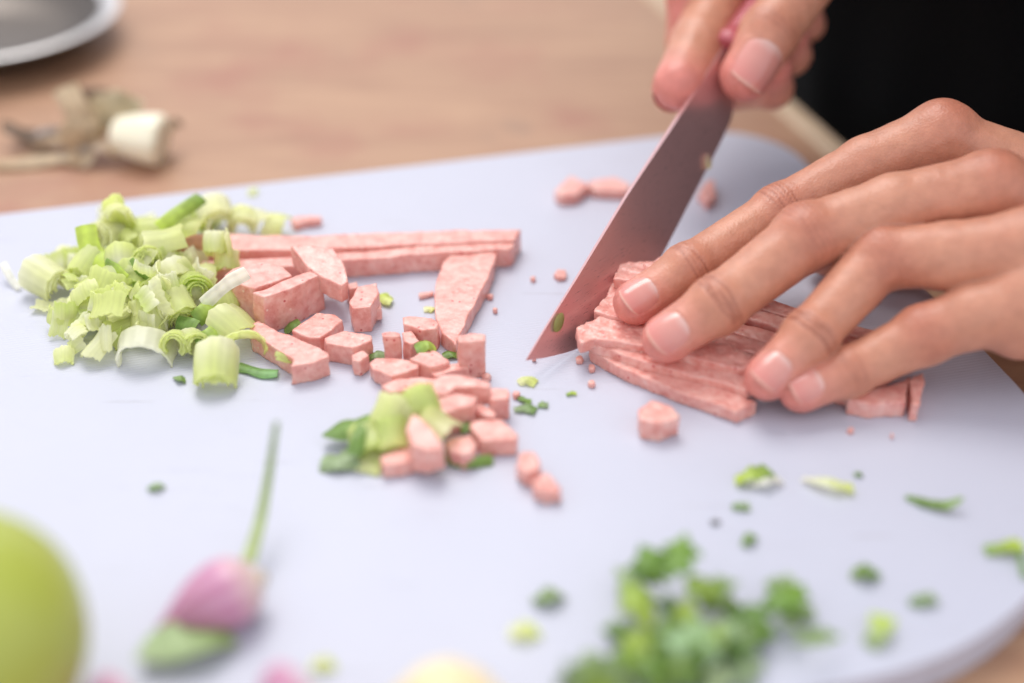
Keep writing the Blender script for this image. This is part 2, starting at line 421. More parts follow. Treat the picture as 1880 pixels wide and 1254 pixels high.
# handle: oval plastic grip with a rounded collar, continuing the spine backwards
hc = S_ - KV * 0.95 + KU * 0.1
HAX = unit(KU + KV * 0.04)
def handle_fn(p):
    q = p - hc; a = q @ HAX; n = q @ KN; w = q @ KV
    rr = 0.95 + 0.12 * np.cos(a * 0.6) + 0.16 * np.exp(-((a - 0.25) / 0.35) ** 2)
    d = np.sqrt((n / 0.62) ** 2 + w ** 2) - rr
    return np.maximum(d * 0.62, np.abs(a - 5.6) - 5.6) 
v, f = polygonise(lambda p: handle_fn(p) - 0.08, np.minimum(hc, hc + HAX * 11.4) - 2, np.maximum(hc, hc + HAX * 11.4) + 2, 0.1)
handle = mesh_obj('handle', v, f, HANDLE, knife)

# ------------------------------------------------------------------ hands
SK = np.array(lin(208, 148, 121)); SK_PINK = np.array(lin(223, 142, 130)); SK_DARK = np.array(lin(140, 76, 58)); SK_KN = np.array(lin(186, 110, 88))
class Finger:
    def __init__(s, name, joints, radii, dorsal, k=0.22, bulge=0.0, crease=(1, 1)):
        s.name = name; s.J = [np.asarray(j, float) for j in joints]; s.r = radii; s.k = k; s.bulge = bulge; s.crease = crease
        s.ax = unit(s.J[0] - s.J[1]); d = np.asarray(dorsal, float); s.n = unit(d - s.ax * (d @ s.ax)); s.b = np.cross(s.ax, s.n)
    def sdf(s, p):
        J = np.array(s.J); R = max(s.r) + 0.25; lo = J.min(0) - R; hi = J.max(0) + R
        far = np.linalg.norm(np.maximum(np.maximum(lo - p, p - hi), 0), axis=1)
        m = far < 0.9
        out = far + 0.02
        if m.any(): out[m] = s._sdf(p[m])
        return out
    def _sdf(s, p):
        d = None
        for i in range(len(s.J) - 1):
            c = rcone(p, s.J[i], s.J[i + 1], s.r[i], s.r[i + 1]); d = c if d is None else smin(d, c, s.k)
        # fleshy fingertip pad on the palm side
        d = smin(d, ball(p, s.J[0] - s.n * 0.10 - s.ax * 0.15, s.r[0] * 0.97), 0.15)
        for i in (1, 2):
            if i < len(s.J) - 1 and s.bulge:
                d = smin(d, ball(p, s.J[i] + s.n * s.r[i] * 0.12, s.r[i] * (0.93 + s.bulge)), 0.3)
        return d
def hand_mesh(name, fingers, palm, lo, hi, h, parent, kweb=0.45, nails=None, spots=()):
    def fn(p):
        d = None
        for f in fingers:
            e = f.sdf(p); d = e if d is None else smin(d, e, 0.05)
        return smin(d, palm(p), kweb)
    v, q = polygonise(fn, lo, hi, h)
    for _ in range(2):
        g = grad(fn, v, 0.02); v = v - g * np.clip(fn(v), -h, h)[:, None]
    g = grad(fn, v, 0.03)
    # colour and fine relief
    colr = np.tile(SK, (len(v), 1)); disp = np.zeros(len(v))
    FD = np.stack([f.sdf(v) for f in fingers], -1); own = FD.argmin(1)
    onf = np.clip(1 - (FD.min(1) - 0.02) / 0.12, 0, 1)
    big = vnoise(v, 0.9, 2) * 0.5 + vnoise(v, 2.3, 5) * 0.35
    def blend(c, w):
        nonlocal colr
        colr = colr * (1 - w[:, None]) + c * w[:, None]
    blend(SK_KN, np.clip(big * 0.35 + 0.06, 0, 0.4))
    for i, f in enumerate(fingers):
        w = (own == i) * onf
        s = (v - f.J[0]) @ f.ax
        up = g @ f.n
        blend(SK_PINK, w * np.clip((s + 1.3) / 1.4, 0, 1) * 0.85)
        blend(SK_PINK * np.array([1.0, 0.85, 0.86]), w * np.clip((s + 0.35) / 0.6, 0, 1) * 0.35)
        # knuckle wrinkles: grooves, with their shade painted into the colour
        for j in (1, 2):
            if j >= len(f.J) - 1 and len(f.J) > 3: continue
            if j > len(f.J) - 2: continue
            a1 = unit(f.J[j - 1] - f.J[j]); a2 = unit(f.J[j] - f.J[j + 1]); am = unit(a1 + a2)
            dn = unit(f.n - am * (f.n @ am)); sd = np.cross(am, dn)
            q0 = v - f.J[j]; t = q0 @ am; lat = q0 @ sd; ht = q0 @ dn
            dors = np.clip((ht / f.r[j] - 0.15) / 0.5, 0, 1)
            near = w * dors * np.exp(-(t / (0.75 if j == 2 else 0.55)) ** 2)
            blend(SK_KN, near * (0.55 if j == 2 else 0.35))
            offs = (-0.30, -0.17, -0.02, 0.13, 0.27) if j == 2 else (-0.2, -0.06, 0.08, 0.19)
            amp = f.crease[j - 1]
            sub = np.nonzero(near > 0.02)[0]
            if len(sub):
                vs_, ts, ls, ww = v[sub], t[sub], lat[sub], (w * dors)[sub]; acc = np.zeros(len(sub))
                for m, o in enumerate(offs):
                    wig = o * (1 - 0.30 * (ls / f.r[j]) ** 2 * (1 if j == 1 else -0.3)) + vnoise(vs_, 2.2, m + 3 * i + 11 * j) * 0.07
                    acc = np.maximum(acc, np.exp(-((ts - wig) / 0.034) ** 2) * ww * amp * (0.65 + 0.45 * vnoise(vs_, 1.7, m + 5 * i)))
                full = np.zeros(len(v)); full[sub] = np.clip(acc, 0, 1.3)
                disp -= full * 0.036; blend(SK_DARK, np.clip(full * 0.62, 0, 0.7))
            disp += near * 0.012
        # nail bed: slight fold round the nail
        if nails is None or f.name in nails:
            s0, s1, ph = nail_dims(f)
            phi = np.arctan2((v - f.J[0]) @ f.b, (v - f.J[0]) @ f.n) / ph
            inside = w * (np.abs(phi) < 1.05) * (s > s0 - 0.02) * (s < s1)
            cut = s0 + 0.22 * phi ** 2 * f.r[0]
            fold = np.exp(-((s - cut + 0.05) / 0.07) ** 2) * (np.abs(phi) < 1.1) + np.exp(-((np.abs(phi) - 1.13) / 0.12) ** 2) * (s > cut - 0.08) * (s < s1)
            disp += w * np.clip(fold, 0, 1) * 0.028 * (up > 0)
            disp -= inside * 0.02
    for c, r, cc, a in spots:
        blend(np.array(cc), a * np.exp(-(np.linalg.norm(v - c, axis=1) / r) ** 2))
    disp += vnoise(v, 3.5, 9) * 0.010 + vnoise(v, 9, 4) * 0.004
    v = v + g * disp[:, None]
    o = mesh_obj(name, v, q, SKIN, parent, colr)
    # nails
    for f in fingers:
        if nails is not None and f.name not in nails: continue
        s0, s1, ph = nail_dims(f)
        nu, nv = 17, 15
        gridp = np.zeros((nu, nv, 3)); 
        U = np.linspace(-1, 1, nu); Vv = np.linspace(0, 1, nv)
        uu, vv = np.meshgrid(U, Vv, indexing='ij')
        ss = (s0 + 0.20 * f.r[0] * np.abs(uu) ** 2.5) * (1 - vv) + (s1 - 0.26 * f.r[0] * np.abs(uu) ** 2.4) * vv
        base = f.J[0] + ss[..., None] * f.ax
        dirs = np.cos(uu * ph)[..., None] * f.n + np.sin(uu * ph)[..., None] * f.b
        clamp = np.minimum(ss, 0.12)
        org = f.J[0] + clamp[..., None] * f.ax
        lo_t = np.zeros(nu * nv); hi_t = np.full(nu * nv, 1.3)
        of, df = org.reshape(-1, 3), dirs.reshape(-1, 3)
        for _ in range(16):
            mid = (lo_t + hi_t) / 2; ins = f.sdf(of + df * mid[:, None]) < 0
            lo_t = np.where(ins, mid, lo_t); hi_t = np.where(ins, hi_t, mid)
        rad = lo_t.reshape(nu, nv)
        off = 0.030 - 0.045 * np.abs(uu) ** 3 - 0.045 * (1 - vv) ** 4 - 0.03 * np.clip(vv - 0.8, 0, 1)
        over = np.clip(ss - clamp, 0, 9)
        pts = base + dirs * (rad + off - over ** 2 * 0.42)[..., None]
        vs, fs, uvn = sheet(pts, 0.03)
        tcol = np.array(lin(226, 150, 138)); lun = np.array(lin(232, 186, 174)); free = np.array(lin(232, 182, 162)); mid = np.array(lin(222, 138, 128))
        t = uvn[:, 1]; x = uvn[:, 0] * 2 - 1
        cl = tcol + (mid - tcol) * np.clip((t - 0.45) / 0.4, 0, 1)[:, None]
        lu = np.clip(1 - (t / 0.24 + 0.9 * x ** 2), 0, 1)[:, None]; cl = cl * (1 - lu) + lun * lu
        fr = np.clip((t - 0.945 + 0.02 * (1 - x ** 2)) / 0.04, 0, 1)[:, None]; cl = cl * (1 - fr) + free * fr
        mesh_obj('fingernail', vs, fs, NAIL, o, cl)
    return o
def nail_dims(f):
    r = f.r[0]; L_ = getattr(f, 'nail_len', 1.0)
    return -1.0 * r * L_ + 0.06, 0.70 * r, getattr(f, 'nail_ang', 0.84)

person = empty('person'); tag(person, 'person in a black shirt holding the knife and pressing the ham', 'person')
UPW = V(0, 0, 1); TOC = unit(-FWD)
# --- left hand pressing the ham
dl = lambda a: UPW * a + TOC * (1 - a)
f_index = Finger('index', [P(1166, 556, 1.50), P(1262, 497, 2.05), P(1432, 394, 2.80), P(1590, 305, 3.95), P(1728, 250, 4.75)], [0.62, 0.71, 0.83, 0.86, 0.98], dl(0.35), bulge=0.04)
f_mid = Finger('middle', [P(1222, 622, 1.45), P(1318, 560, 2.15), P(1480, 436, 3.35), P(1640, 378, 4.10), P(1820, 345, 4.60)], [0.65, 0.77, 0.90, 0.87, 0.98], dl(0.35), bulge=0.06, crease=(1.5, 0.5))
f_ring = Finger('ring', [P(1408, 694, 1.10), P(1486, 618, 1.80), P(1616, 474, 3.05), P(1740, 470, 3.50), P(1890, 452, 4.05)], [0.60, 0.70, 0.84, 0.90, 0.97], dl(0.35), bulge=0.05, crease=(1.3, 0.15))
f_pinky = Finger('pinky', [P(1468, 719, 0.74), P(1556, 684, 1.00), P(1695, 616, 1.80), P(1790, 580, 2.42), P(1900, 546, 3.05)], [0.55, 0.64, 0.77, 0.86, 0.94], dl(0.35), bulge=0.03, crease=(0.5, 0.15))
wristL = P(1728, 250, 4.75) + V(7.6, -3.4, -2.3)
thumb_l = [V(9.7, 3.5, 0.9), V(11.7, 3.4, 1.0), V(14.0, 2.5, 1.6), wristL + V(-1.2, 0.9, -0.2)]
def palm_l(p):
    M = [f.J[-1] for f in (f_index, f_mid, f_ring, f_pinky)]
    ww = [wristL + V(-.3, 1.25, .35), wristL + V(-.3, .45, .5), wristL + V(-.3, -.4, .35), wristL + V(-.3, -1.1, .0)]
    d = None
    for m, w, r in zip(M, ww, (0.92, 0.92, 0.88, 0.86)):
        e = rcone(p, m - V(0, 0, .12), w, r, 1.05); d = e if d is None else smin(d, e, 0.55)
    for m in M: d = smin(d, ball(p, m + V(0.05, 0, 0.17), 0.83), 0.35)
    mid = (M[0] + M[1] + M[2] + M[3]) / 4
    d = smin(d, ellip(p, mid * 0.5 + wristL * 0.5 - V(0, 0, 0.9), (4.0, 2.6, 1.25)), 0.8)
    d = smin(d, rcone(p, P(1872, 598, 2.15), wristL + V(0, -1.3, -.4), .92, 1.3), 0.6)
    for a, c, r1, r2 in ((0, 1, .72, .85), (1, 2, .85, .95), (2, 3, 1.0, 1.3)):
        d = smin(d, rcone(p, thumb_l[a], thumb_l[c], r1, r2), 0.3)
    d = smin(d, rcone(p, wristL, wristL + V(9, -1.5, 0.3), 1.75, 2.6), 0.8)
    d = smin(d, rcone(p, wristL + V(0, -.8, 0), wristL + V(9, -2.5, 0.3), 1.6, 2.5), 0.8)
    return d
lo = V(2.4, -7.5, -0.6); hi = V(28, 6.0, 6.6)
left_hand = hand_mesh('left_hand', [f_index, f_mid, f_ring, f_pinky], palm_l, lo, hi, 0.062, person, 0.42,
    spots=[(f_index.J[-1] + V(.1, -.1, .9), 1.0, SK_KN, .6), (f_mid.J[-1] + V(.1, -.2, .9), 1.0, SK_KN, .6)])

# --- right hand gripping the handle; frame: u back along handle, n right, w up
def K(u, n, w): return hc + HAX * u + KN * n + KV * w
def kp(px, py, off): return on_plane(px, py, T, KN, off)
r_index = Finger('index', [kp(1243, 158, -0.75), kp(1282, 78, -0.95), kp(1330, -20, -1.35), K(4.2, -2.0, 2.2)], [0.78, 0.88, 0.98, 1.08], -KN * 0.35 - TOC * 1.0)
r_thumb = Finger('thumb', [kp(1368, 140, 0.95), kp(1412, 62, 1.35), K(4.6, 2.3, 0.9), K(8.2, 1.9, 1.0)], [0.80, 0.94, 1.02, 1.25], KN * 0.75 + KV * 0.15 + TOC * 0.6, crease=(0.6, 0))
r_thumb.nail_ang = 0.95; r_thumb.nail_len = 1.35
def wrap(u0, r, tipn):
    return [K(u0 - .2, tipn, -0.55), K(u0, 0.35, -1.45), K(u0 + .15, -1.15, -1.25), K(u0 + .5, -2.15, 0.6), K(u0 + 1.7, -1.7, 2.2)], [r * .82, r * .92, r, r * 1.08, r * 1.2]
r_mid = Finger('middle', *wrap(0.6, .72, .95), -KV, crease=(0, 0))
r_ring = Finger('ring', *wrap(2.3, .72, .9), -KV, crease=(0, 0))
r_pink = Finger('pinky', *wrap(3.9, .62, .85), -KV, crease=(0, 0))
wristR = K(10.2, 0.8, 2.4)
armR = wristR + unit(V(0.35, 0.9, 0.35)) * 12
def palm_r(p):
    M = [r_index.J[-1], r_mid.J[-1], r_ring.J[-1], r_pink.J[-1]]
    d = None
    for m, o in zip(M, (.6, .2, -.2, -.6)):
        e = rcone(p, m, wristR + KN * o * .8 - KV * (0.6 - o) * .5, 0.95, 1.2); d = e if d is None else smin(d, e, 0.6)
    d = smin(d, rcone(p, r_thumb.J[-1], wristR, 1.35, 1.5), 0.7)
    d = smin(d, ellip(p, K(7.0, 0.2, 2.0), (2.2, 2.2, 1.5)), 0.8)
    return smin(d, rcone(p, wristR, armR, 1.9, 3.0), 0.9)
allp = np.array([q for f in (r_index, r_thumb, r_mid, r_ring, r_pink) for q in f.J] + [wristR, armR])
right_hand = hand_mesh('right_hand', [r_index, r_thumb, r_mid, r_ring, r_pink], palm_r, allp.min(0) - 2.2, allp.max(0) + 2.6, 0.085, person, 0.35, nails=('thumb', 'index'))

TORSO_S = -6.0
# --- black shirt: torso and both sleeves, one garment
en3 = V(en[0], en[1], 0); ed3 = V(ed[0], ed[1], 0)
TA, TB = 11.0, 19.0
TC = V(e1[0], e1[1], 0) + en3 * (TA + 4.5) + ed3 * TORSO_S
shL = TC + ed3 * 18 - en3 * 6 + V(0, 0, 40); elL = TC + ed3 * 22 + en3 * 3 + V(0, 0, 8); wl = wristL + V(8.0, -1.5, 0.4)
shR = TC - ed3 * 18 - en3 * 6 + V(0, 0, 40); elR = TC - ed3 * 23 - en3 * 1 + V(0, 0, 16); wr = wristR + (armR - wristR) * .78
def shirt_fn(p):
    q = p - TC; a = q @ en3 + 0.12 * np.maximum(p[:, 2] - 8, 0); c = q @ ed3; k = np.sqrt((a / TA) ** 2 + (c / TB) ** 2)  # torso leans over the table out of frame, shaped to shade the board
    nz = vnoise(p, 0.3, 8)
    d = (k - 1) * TA + 0.3 * np.sin(c * 0.55 + q[:, 2] * 0.12) + nz * 0.5
    d = np.maximum(d, np.abs(p[:, 2] + 2) - 53)
    for s0, s1, r1, r2 in ((shL, elL, 6.5, 5.2), (elL, wl, 5.0, 3.4), (shR, elR, 6.5, 5.2), (elR, wr, 5.0, 3.6)):
        d = smin(d, rcone(p, s0, s1, r1, r2) + nz * 0.35, 1.5)
    return d
lim = np.array([TC - V(20, 20, 0), TC + V(20, 20, 0), shL, elL, wl, shR, elR, wr])
v, f = polygonise(shirt_fn, np.r_[lim[:, :2].min(0) - 8, -58], np.r_[lim[:, :2].max(0) + 8, 53], 0.8)
shirt = mesh_obj('shirt', v, f, CLOTH, person)

# ------------------------------------------------------------------ ham
def ham(label, poly_px, ztop, zbot=0.0, rnd=0.015, nz=0.018, slope=(0, 0), name='ham_piece', cat='ham', group=None, h=0.042, taper=0.0, seed=[0]):
    """irregular chunk: the outline of its top face seen in the photo, extruded down to what it rests on"""
    seed[0] += 1; sd = seed[0]
    pts = [P(x, y, ztop) for x, y in poly_px]; c = np.mean(pts, 0)
    for _ in range(4):
        pts = [P(x, y, ztop + slope[0] * (p[0] - c[0]) + slope[1] * (p[1] - c[1])) for (x, y), p in zip(poly_px, pts)]
    return ham_world(label, [q[:2] for q in pts], ztop, zbot, rnd, nz, slope, name, cat, group, h, taper, sd, c)
def ham_world(label, poly, ztop, zbot, rnd, nz, slope, name, cat, group, h, taper, sd, c=None, parent=None):
    A = np.array([q[:2] for q in poly])
    if c is None: c = A.mean(0)
    area2 = sum(A[i][0] * A[(i + 1) % len(A)][1] - A[(i + 1) % len(A)][0] * A[i][1] for i in range(len(A)))
    if area2 < 0: A = A[::-1]
    def fn(p):
        zz = p[:, 2] - slope[0] * (p[:, 0] - c[0]) - slope[1] * (p[:, 1] - c[1])
        x = p[:, :2] + 0.05 * np.stack([vnoise(p, 1.6, sd), vnoise(p, 1.6, sd + 40)], -1)
        x = x + taper * (x - A.mean(0)) * ((zz - zbot) / max(ztop - zbot, .01))[:, None]
        d = np.full(len(p), 1e9); sgn = np.ones(len(p))
        for i in range(len(A)):
            a, b2 = A[i], A[(i + 1) % len(A)]; e = b2 - a; w = x - a
            t = np.clip(w @ e / (e @ e), 0, 1); bb = w - t[:, None] * e
            d = np.minimum(d, (bb ** 2).sum(1))
            c1 = x[:, 1] >= a[1]; c2 = x[:, 1] < b2[1]; c3 = e[0] * w[:, 1] > e[1] * w[:, 0]
            fl = (c1 & c2 & c3) | (~c1 & ~c2 & ~c3); sgn[fl] *= -1
        d2 = sgn * np.sqrt(d) + rnd
        dz = np.maximum(zz - ztop, zbot - zz) + rnd
        r = np.minimum(np.maximum(d2, dz), 0) + np.sqrt(np.maximum(d2, 0) ** 2 + np.maximum(dz, 0) ** 2) - rnd
        return r + nz * (vnoise(p, 2.6, sd) * 0.9 + vnoise(p, 6.5, sd + 9) * 0.55 + vnoise(p, 13, sd + 4) * 0.3)
    zs = [ztop + slope[0] * (q[0] - c[0]) + slope[1] * (q[1] - c[1]) for q in A] + [zbot + slope[0] * (q[0] - c[0]) + slope[1] * (q[1] - c[1]) for q in A]
    lo = np.r_[A.min(0) - 0.25, min(zs) - 0.2]; hi = np.r_[A.max(0) + 0.25, max(zs) + 0.25]
    v, f = polygonise(fn, lo, hi, h)
    g = grad(fn, v, 0.008); v = v - g * np.clip(fn(v), -h, h)[:, None] * 0.95
    v[:, 2] = np.maximum(v[:, 2], 0.004) if zbot <= 0.05 else v[:, 2]
    o = mesh_obj(name, v, f, HAM, parent)
    if label: tag(o, label, cat, group)
    return o
c3 = lambda *p: [(380 + x / 2.323, 380 + y / 2.323) for x, y in p]
c4 = lambda *p: [(660 + x / 4.18, 570 + y / 4.18) for x, y in p]
GD = 'diced ham scattered on the board'
# the two long strips behind the dice
ham('back one of two long ham strips beside the spring onion', c3((-25, 112), (400, 122), (780, 108), (1110, 98), (1338, 94), (1310, 142), (1050, 150), (780, 162), (420, 182), (-20, 186)), 0.75, name='ham_strip', group='long ham strips')
ham('front one of two long ham strips, partly under a diced piece', c3((-70, 236), (400, 212), (820, 174), (1060, 156), (1305, 152), (1306, 166), (1290, 178), (1000, 194), (600, 226), (380, 250), (-70, 272)), 0.66, name='ham_strip', group='long ham strips')
ham('flat half-moon ham slice lying beside the long strips', c3((1050, 196), (1120, 186), (1240, 194), (1225, 250), (1150, 400), (1068, 560), (1058, 588), (1000, 540), (974, 470), (968, 380), (985, 290), (1010, 232)), 0.5, slope=(0.03, 0.02), name='ham_slice')
ham('thick ham chunk against the spring onion pile', c3((76, 292), (110, 262), (240, 234), (330, 258), (366, 292), (200, 350), (112, 322)), 1.25, group=GD)
ham('ham slab standing on its side in front of the thick chunk', c3((190, 366), (240, 355), (390, 290), (470, 262), (492, 285), (350, 352), (240, 388)), 1.25, group=GD)
ham('ham slab leaning on the long strips', c3((358, 168), (450, 160), (540, 176), (575, 235), (598, 318), (570, 338), (500, 304), (420, 250)), 1.35, slope=(-0.1, 0.16), zbot=0.75, group=GD)
ham('ham cube with a torn corner right of the leaning slab', c3((606, 404), (640, 334), (722, 324), (735, 360), (700, 425), (620, 434)), 0.85, group=GD)
ham('small torn shred on the ham cube', c3((690, 405), (742, 398), (748, 432), (716, 440)), 0.5, zbot=0.1, rnd=.04, group='ham crumbs')
ham('small ham bit behind the torn cube', c3((588, 322), (640, 316), (648, 342), (604, 352)), 0.6, group='ham crumbs')
ham('long ham slab in front of the spring onion pile', c3((180, 500), (222, 486), (300, 528), (420, 572), (512, 622), (518, 640), (440, 668), (400, 672), (352, 682), (366, 650), (300, 612), (190, 540)), 0.62, group=GD)
ham('oblong ham slab behind the long slab', c3((364, 526), (468, 450), (545, 456), (580, 482), (484, 560), (440, 556)), 0.55, group=GD)
ham('flat rectangular ham piece right of the oblong slab', c3((496, 560), (590, 528), (704, 546), (708, 572), (622, 602), (506, 584)), 0.6, group=GD)
ham('small ham crumb in front of the flat rectangular piece', c3((616, 632), (662, 608), (688, 634), (650, 660), (620, 656)), 0.5, group='ham crumbs')
ham('little upright ham cube beside a green leaf bit', c4((170, 168), (235, 158), (320, 170), (318, 196), (250, 205), (176, 200)), 0.95, group=GD)
ham('small three-cornered ham piece between cube and wedge', c4((318, 170), (390, 158), (460, 230), (400, 262), (340, 240)), 0.6, group=GD)
ham('ham wedge touching the half-moon slice', c4((335, 50), (380, 38), (560, 56), (618, 90), (600, 140), (480, 150), (400, 118), (340, 100)), 0.75, group=GD)
ham('tallest upright ham cube at the right of the dice', c4((746, 196), (850, 172), (965, 180), (972, 228), (860, 240), (756, 242)), 1.25, group=GD)
ham('diamond-shaped ham piece in the middle of the dice', c4((375, 370), (510, 284), (600, 320), (692, 392), (600, 426), (540, 440), (460, 406)), 0.6, group=GD)
ham('flat ham piece left of the diamond-shaped one', c4((74, 402), (130, 362), (290, 366), (455, 402), (452, 448), (250, 512), (180, 478), (100, 446)), 0.5, group=GD)
ham('narrow ham bar right of the diamond-shaped piece', c4((540, 462), (620, 428), (780, 394), (838, 414), (842, 446), (700, 470), (590, 504)), 0.45, group=GD)
ham('flat ham slab behind the pale onion rounds', c4((170, 572), (300, 520), (480, 508), (600, 530), (560, 580), (400, 606), (240, 622)), 0.45, group=GD)
ham('folded ham slab on top of the front dice', c4((520, 570), (640, 500), (760, 492), (900, 524), (1010, 556), (1000, 590), (860, 586), (740, 592), (660, 640), (560, 650)), 0.95, zbot=.35, slope=(0.02, 0.05), group=GD)
ham('big ham chunk under the folded slab', c4((560, 650), (660, 636), (760, 640), (900, 660), (880, 720), (760, 752), (640, 790), (570, 740)), 0.85, group=GD)
ham('pointed ham sliver in front of the right end cube', c4((880, 700), (930, 690), (1046, 782), (1040, 810), (960, 800), (860, 760)), 0.5, group=GD)
ham('square ham cube at the right end of the dice', c4((990, 660), (1000, 596), (1130, 590), (1146, 640), (1140, 680), (1000, 690)), 0.7, group=GD)
ham('broad ham block at the front right of the dice', c4((850, 880), (880, 840), (1100, 836), (1150, 890), (1205, 960), (1190, 995), (930, 1000)), 0.5, group=GD)
ham('steep ham wedge standing among the onion rounds', c4((400, 800), (440, 790), (520, 860), (640, 1010), (660, 1050), (520, 1080), (400, 1040), (360, 900)), 1.05, slope=(0, 0.2), zbot=.35, group=GD)
ham('ham finger lying in front of the steep wedge', c4((155, 1120), (300, 1064), (480, 1040), (560, 1080), (500, 1120), (340, 1170), (175, 1190)), 0.42, group=GD)
ham('round-ended ham lump beside the steep wedge', c4((660, 1010), (720, 960), (850, 950), (900, 1020), (880, 1090), (800, 1110), (690, 1080)), 0.52, group=GD)
ham('upper of two loose ham lumps in front of the dice', [(946, 852), (956, 832), (980, 826), (994, 842), (984, 862), (962, 868)], 0.48, nz=.05, group='loose ham lumps')
ham('lower of two loose ham lumps in front of the dice', [(978, 884), (1000, 866), (1012, 880), (1030, 896), (1022, 904), (984, 900)], 0.42, nz=.05, group='loose ham lumps')
ham('single ham cube lying alone in front of the left hand', [(1170, 752), (1196, 734), (1232, 746), (1248, 764), (1212, 776), (1176, 770)], 0.62)
ham('diamond ham scrap at the back, left of the knife', [(1020, 350), (1046, 322), (1062, 330), (1084, 338), (1060, 356), (1028, 358)], 0.4, group='ham scraps behind the knife')
ham('flat ham scrap touching the left face of the knife', [(1080, 340), (1086, 330), (1130, 326), (1156, 338), (1150, 350), (1090, 348)], 0.35, group='ham scraps behind the knife')
ham('ham scrap half hidden behind the knife blade', [(1284, 352), (1296, 334), (1310, 330), (1316, 358), (1300, 370)], 0.35, group='ham scraps behind the knife')
ham('thin ham scrap alone behind the long strips', [(534, 402), (545, 396), (590, 396), (592, 402), (562, 404), (540, 412)], 0.28, rnd=.04)
ham('tiny ham curl lying left of the half-moon slice', c3((905, 365), (965, 355), (968, 368), (910, 380)), 0.15, rnd=.03, group='ham crumbs')
CR = [(1028, 502, 'beside the knife, above'), (978, 508, 'further left of the knife'), (902, 541, 'right of the half-moon slice'), (908, 566, 'nearest the half-moon slice'), (893, 688, 'beside the tallest cube'), (951, 722, 'beside the right end cube'), (1087, 673, 'at the foot of the held strips'), (1086, 700, 'below the held strips'), (1064, 655, 'hanging at the knife edge'), (980, 655, 'near the knife tip'), (1640, 796, 'right of the hand, in the shade'), (1562, 786, 'below the little finger')]
for i, (x, y, w) in enumerate(CR):
    s = (16, 7, 7, 5, 9, 10, 9, 8, 9, 6, 6, 6)[i]
    a = rng.uniform(0, 6.28, 6); a.sort()
    ham('tiny ham crumb ' + w, [(x + s * math.cos(t) * rng.uniform(.7, 1.1), y + .6 * s * math.sin(t) * rng.uniform(.7, 1.1)) for t in np.linspace(0, 6.28, 7)[:-1]], 0.16, rnd=.02, nz=.02, h=.035, name='ham_crumb', group='ham crumbs')

# strips held under the left hand: side by side, cut ends against the blade
sd_ = unit(np.array([0.86, -0.5])); bd = unit(np.array([-KN[1], KN[0]]))
B0 = P(1062, 640, 0)[:2] + bd * 0.1
def strip(label, i0, i1, zb, zt, s0, s1, skew=0.0, seed=60, slope=(0, 0)):
    o = B0 + sd_ * 0.12
    q = [o + bd * (i0) + sd_ * s0, o + bd * i1 + sd_ * (s0 + .05), o + bd * (i1 + skew) + sd_ * s1, o + bd * (i0 + skew) + sd_ * (s1 - .1)]
    return ham_world(label, q, zt, zb, 0.03, 0.032, slope, 'ham_strip', 'ham', 'ham strips under the hand', 0.05, 0.0, seed)
GH = 'ham strips under the hand'
ham('front ham strip under the hand, its far end in the light', [(1082, 642), (1112, 632), (1240, 674), (1330, 706), (1390, 738), (1352, 756), (1240, 716), (1140, 676)], 0.40, name='ham_strip', group=GH, nz=.03)
ham('thin ham slice lying on the front strip under the hand', [(1068, 622), (1100, 606), (1230, 640), (1340, 672), (1400, 706), (1370, 716), (1250, 682), (1140, 652)], 0.66, zbot=0.36, name='ham_strip', group=GH, slope=(0, 0.04), nz=.035)
ham('torn ham slice under the middle fingertip against the blade', [(1058, 602), (1078, 588), (1094, 584), (1110, 572), (1230, 598), (1350, 636), (1430, 676), (1360, 676), (1240, 648), (1150, 630), (1092, 622), (1066, 630)], 0.90, zbot=0.55, name='ham_strip', group=GH, slope=(0, 0.03), nz=.045)
ham('ham strip end between blade and index fingertip, upper step', [(1126, 514), (1132, 498), (1141, 482), (1180, 478), (1216, 474), (1320, 496), (1300, 532), (1200, 522)], 1.28, zbot=0.86, name='ham_strip', group=GH, nz=.04)
ham('ham strip end between blade and index fingertip, lower step', [(1092, 572), (1104, 552), (1116, 534), (1128, 516), (1240, 530), (1270, 566), (1200, 590), (1130, 582)], 1.0, zbot=0.5, name='ham_strip', group=GH, nz=.04)
strip('ham strip under the hand, third from the front', 0.95, 1.60, 0.0, 0.86, 0.02, 7.6, 0.1, 63)
strip('ham strip under the index fingertip, fourth from the front', 1.80, 2.40, 0.0, 0.78, 0.06, 7.8, 0.0, 64)
strip('ham strip under the hand, fifth from the front', 2.60, 3.20, 0.0, 0.88, 0.0, 7.8, -0.1, 65)
strip('rearmost ham strip under the hand, behind the index finger', 3.40, 4.0, 0.0, 0.78, 0.10, 7.6, -0.1, 66)
ham('end of a ham strip sticking out below the little finger', [(1555, 732), (1600, 716), (1660, 700), (1672, 690), (1664, 736), (1600, 742)], 0.5, group='ham strips under the hand', name='ham_strip')
ham('outer end of a ham strip beside the little finger, in shade', [(1668, 694), (1694, 682), (1696, 702), (1690, 742), (1676, 742)], 0.6, group='ham strips under the hand', name='ham_strip')

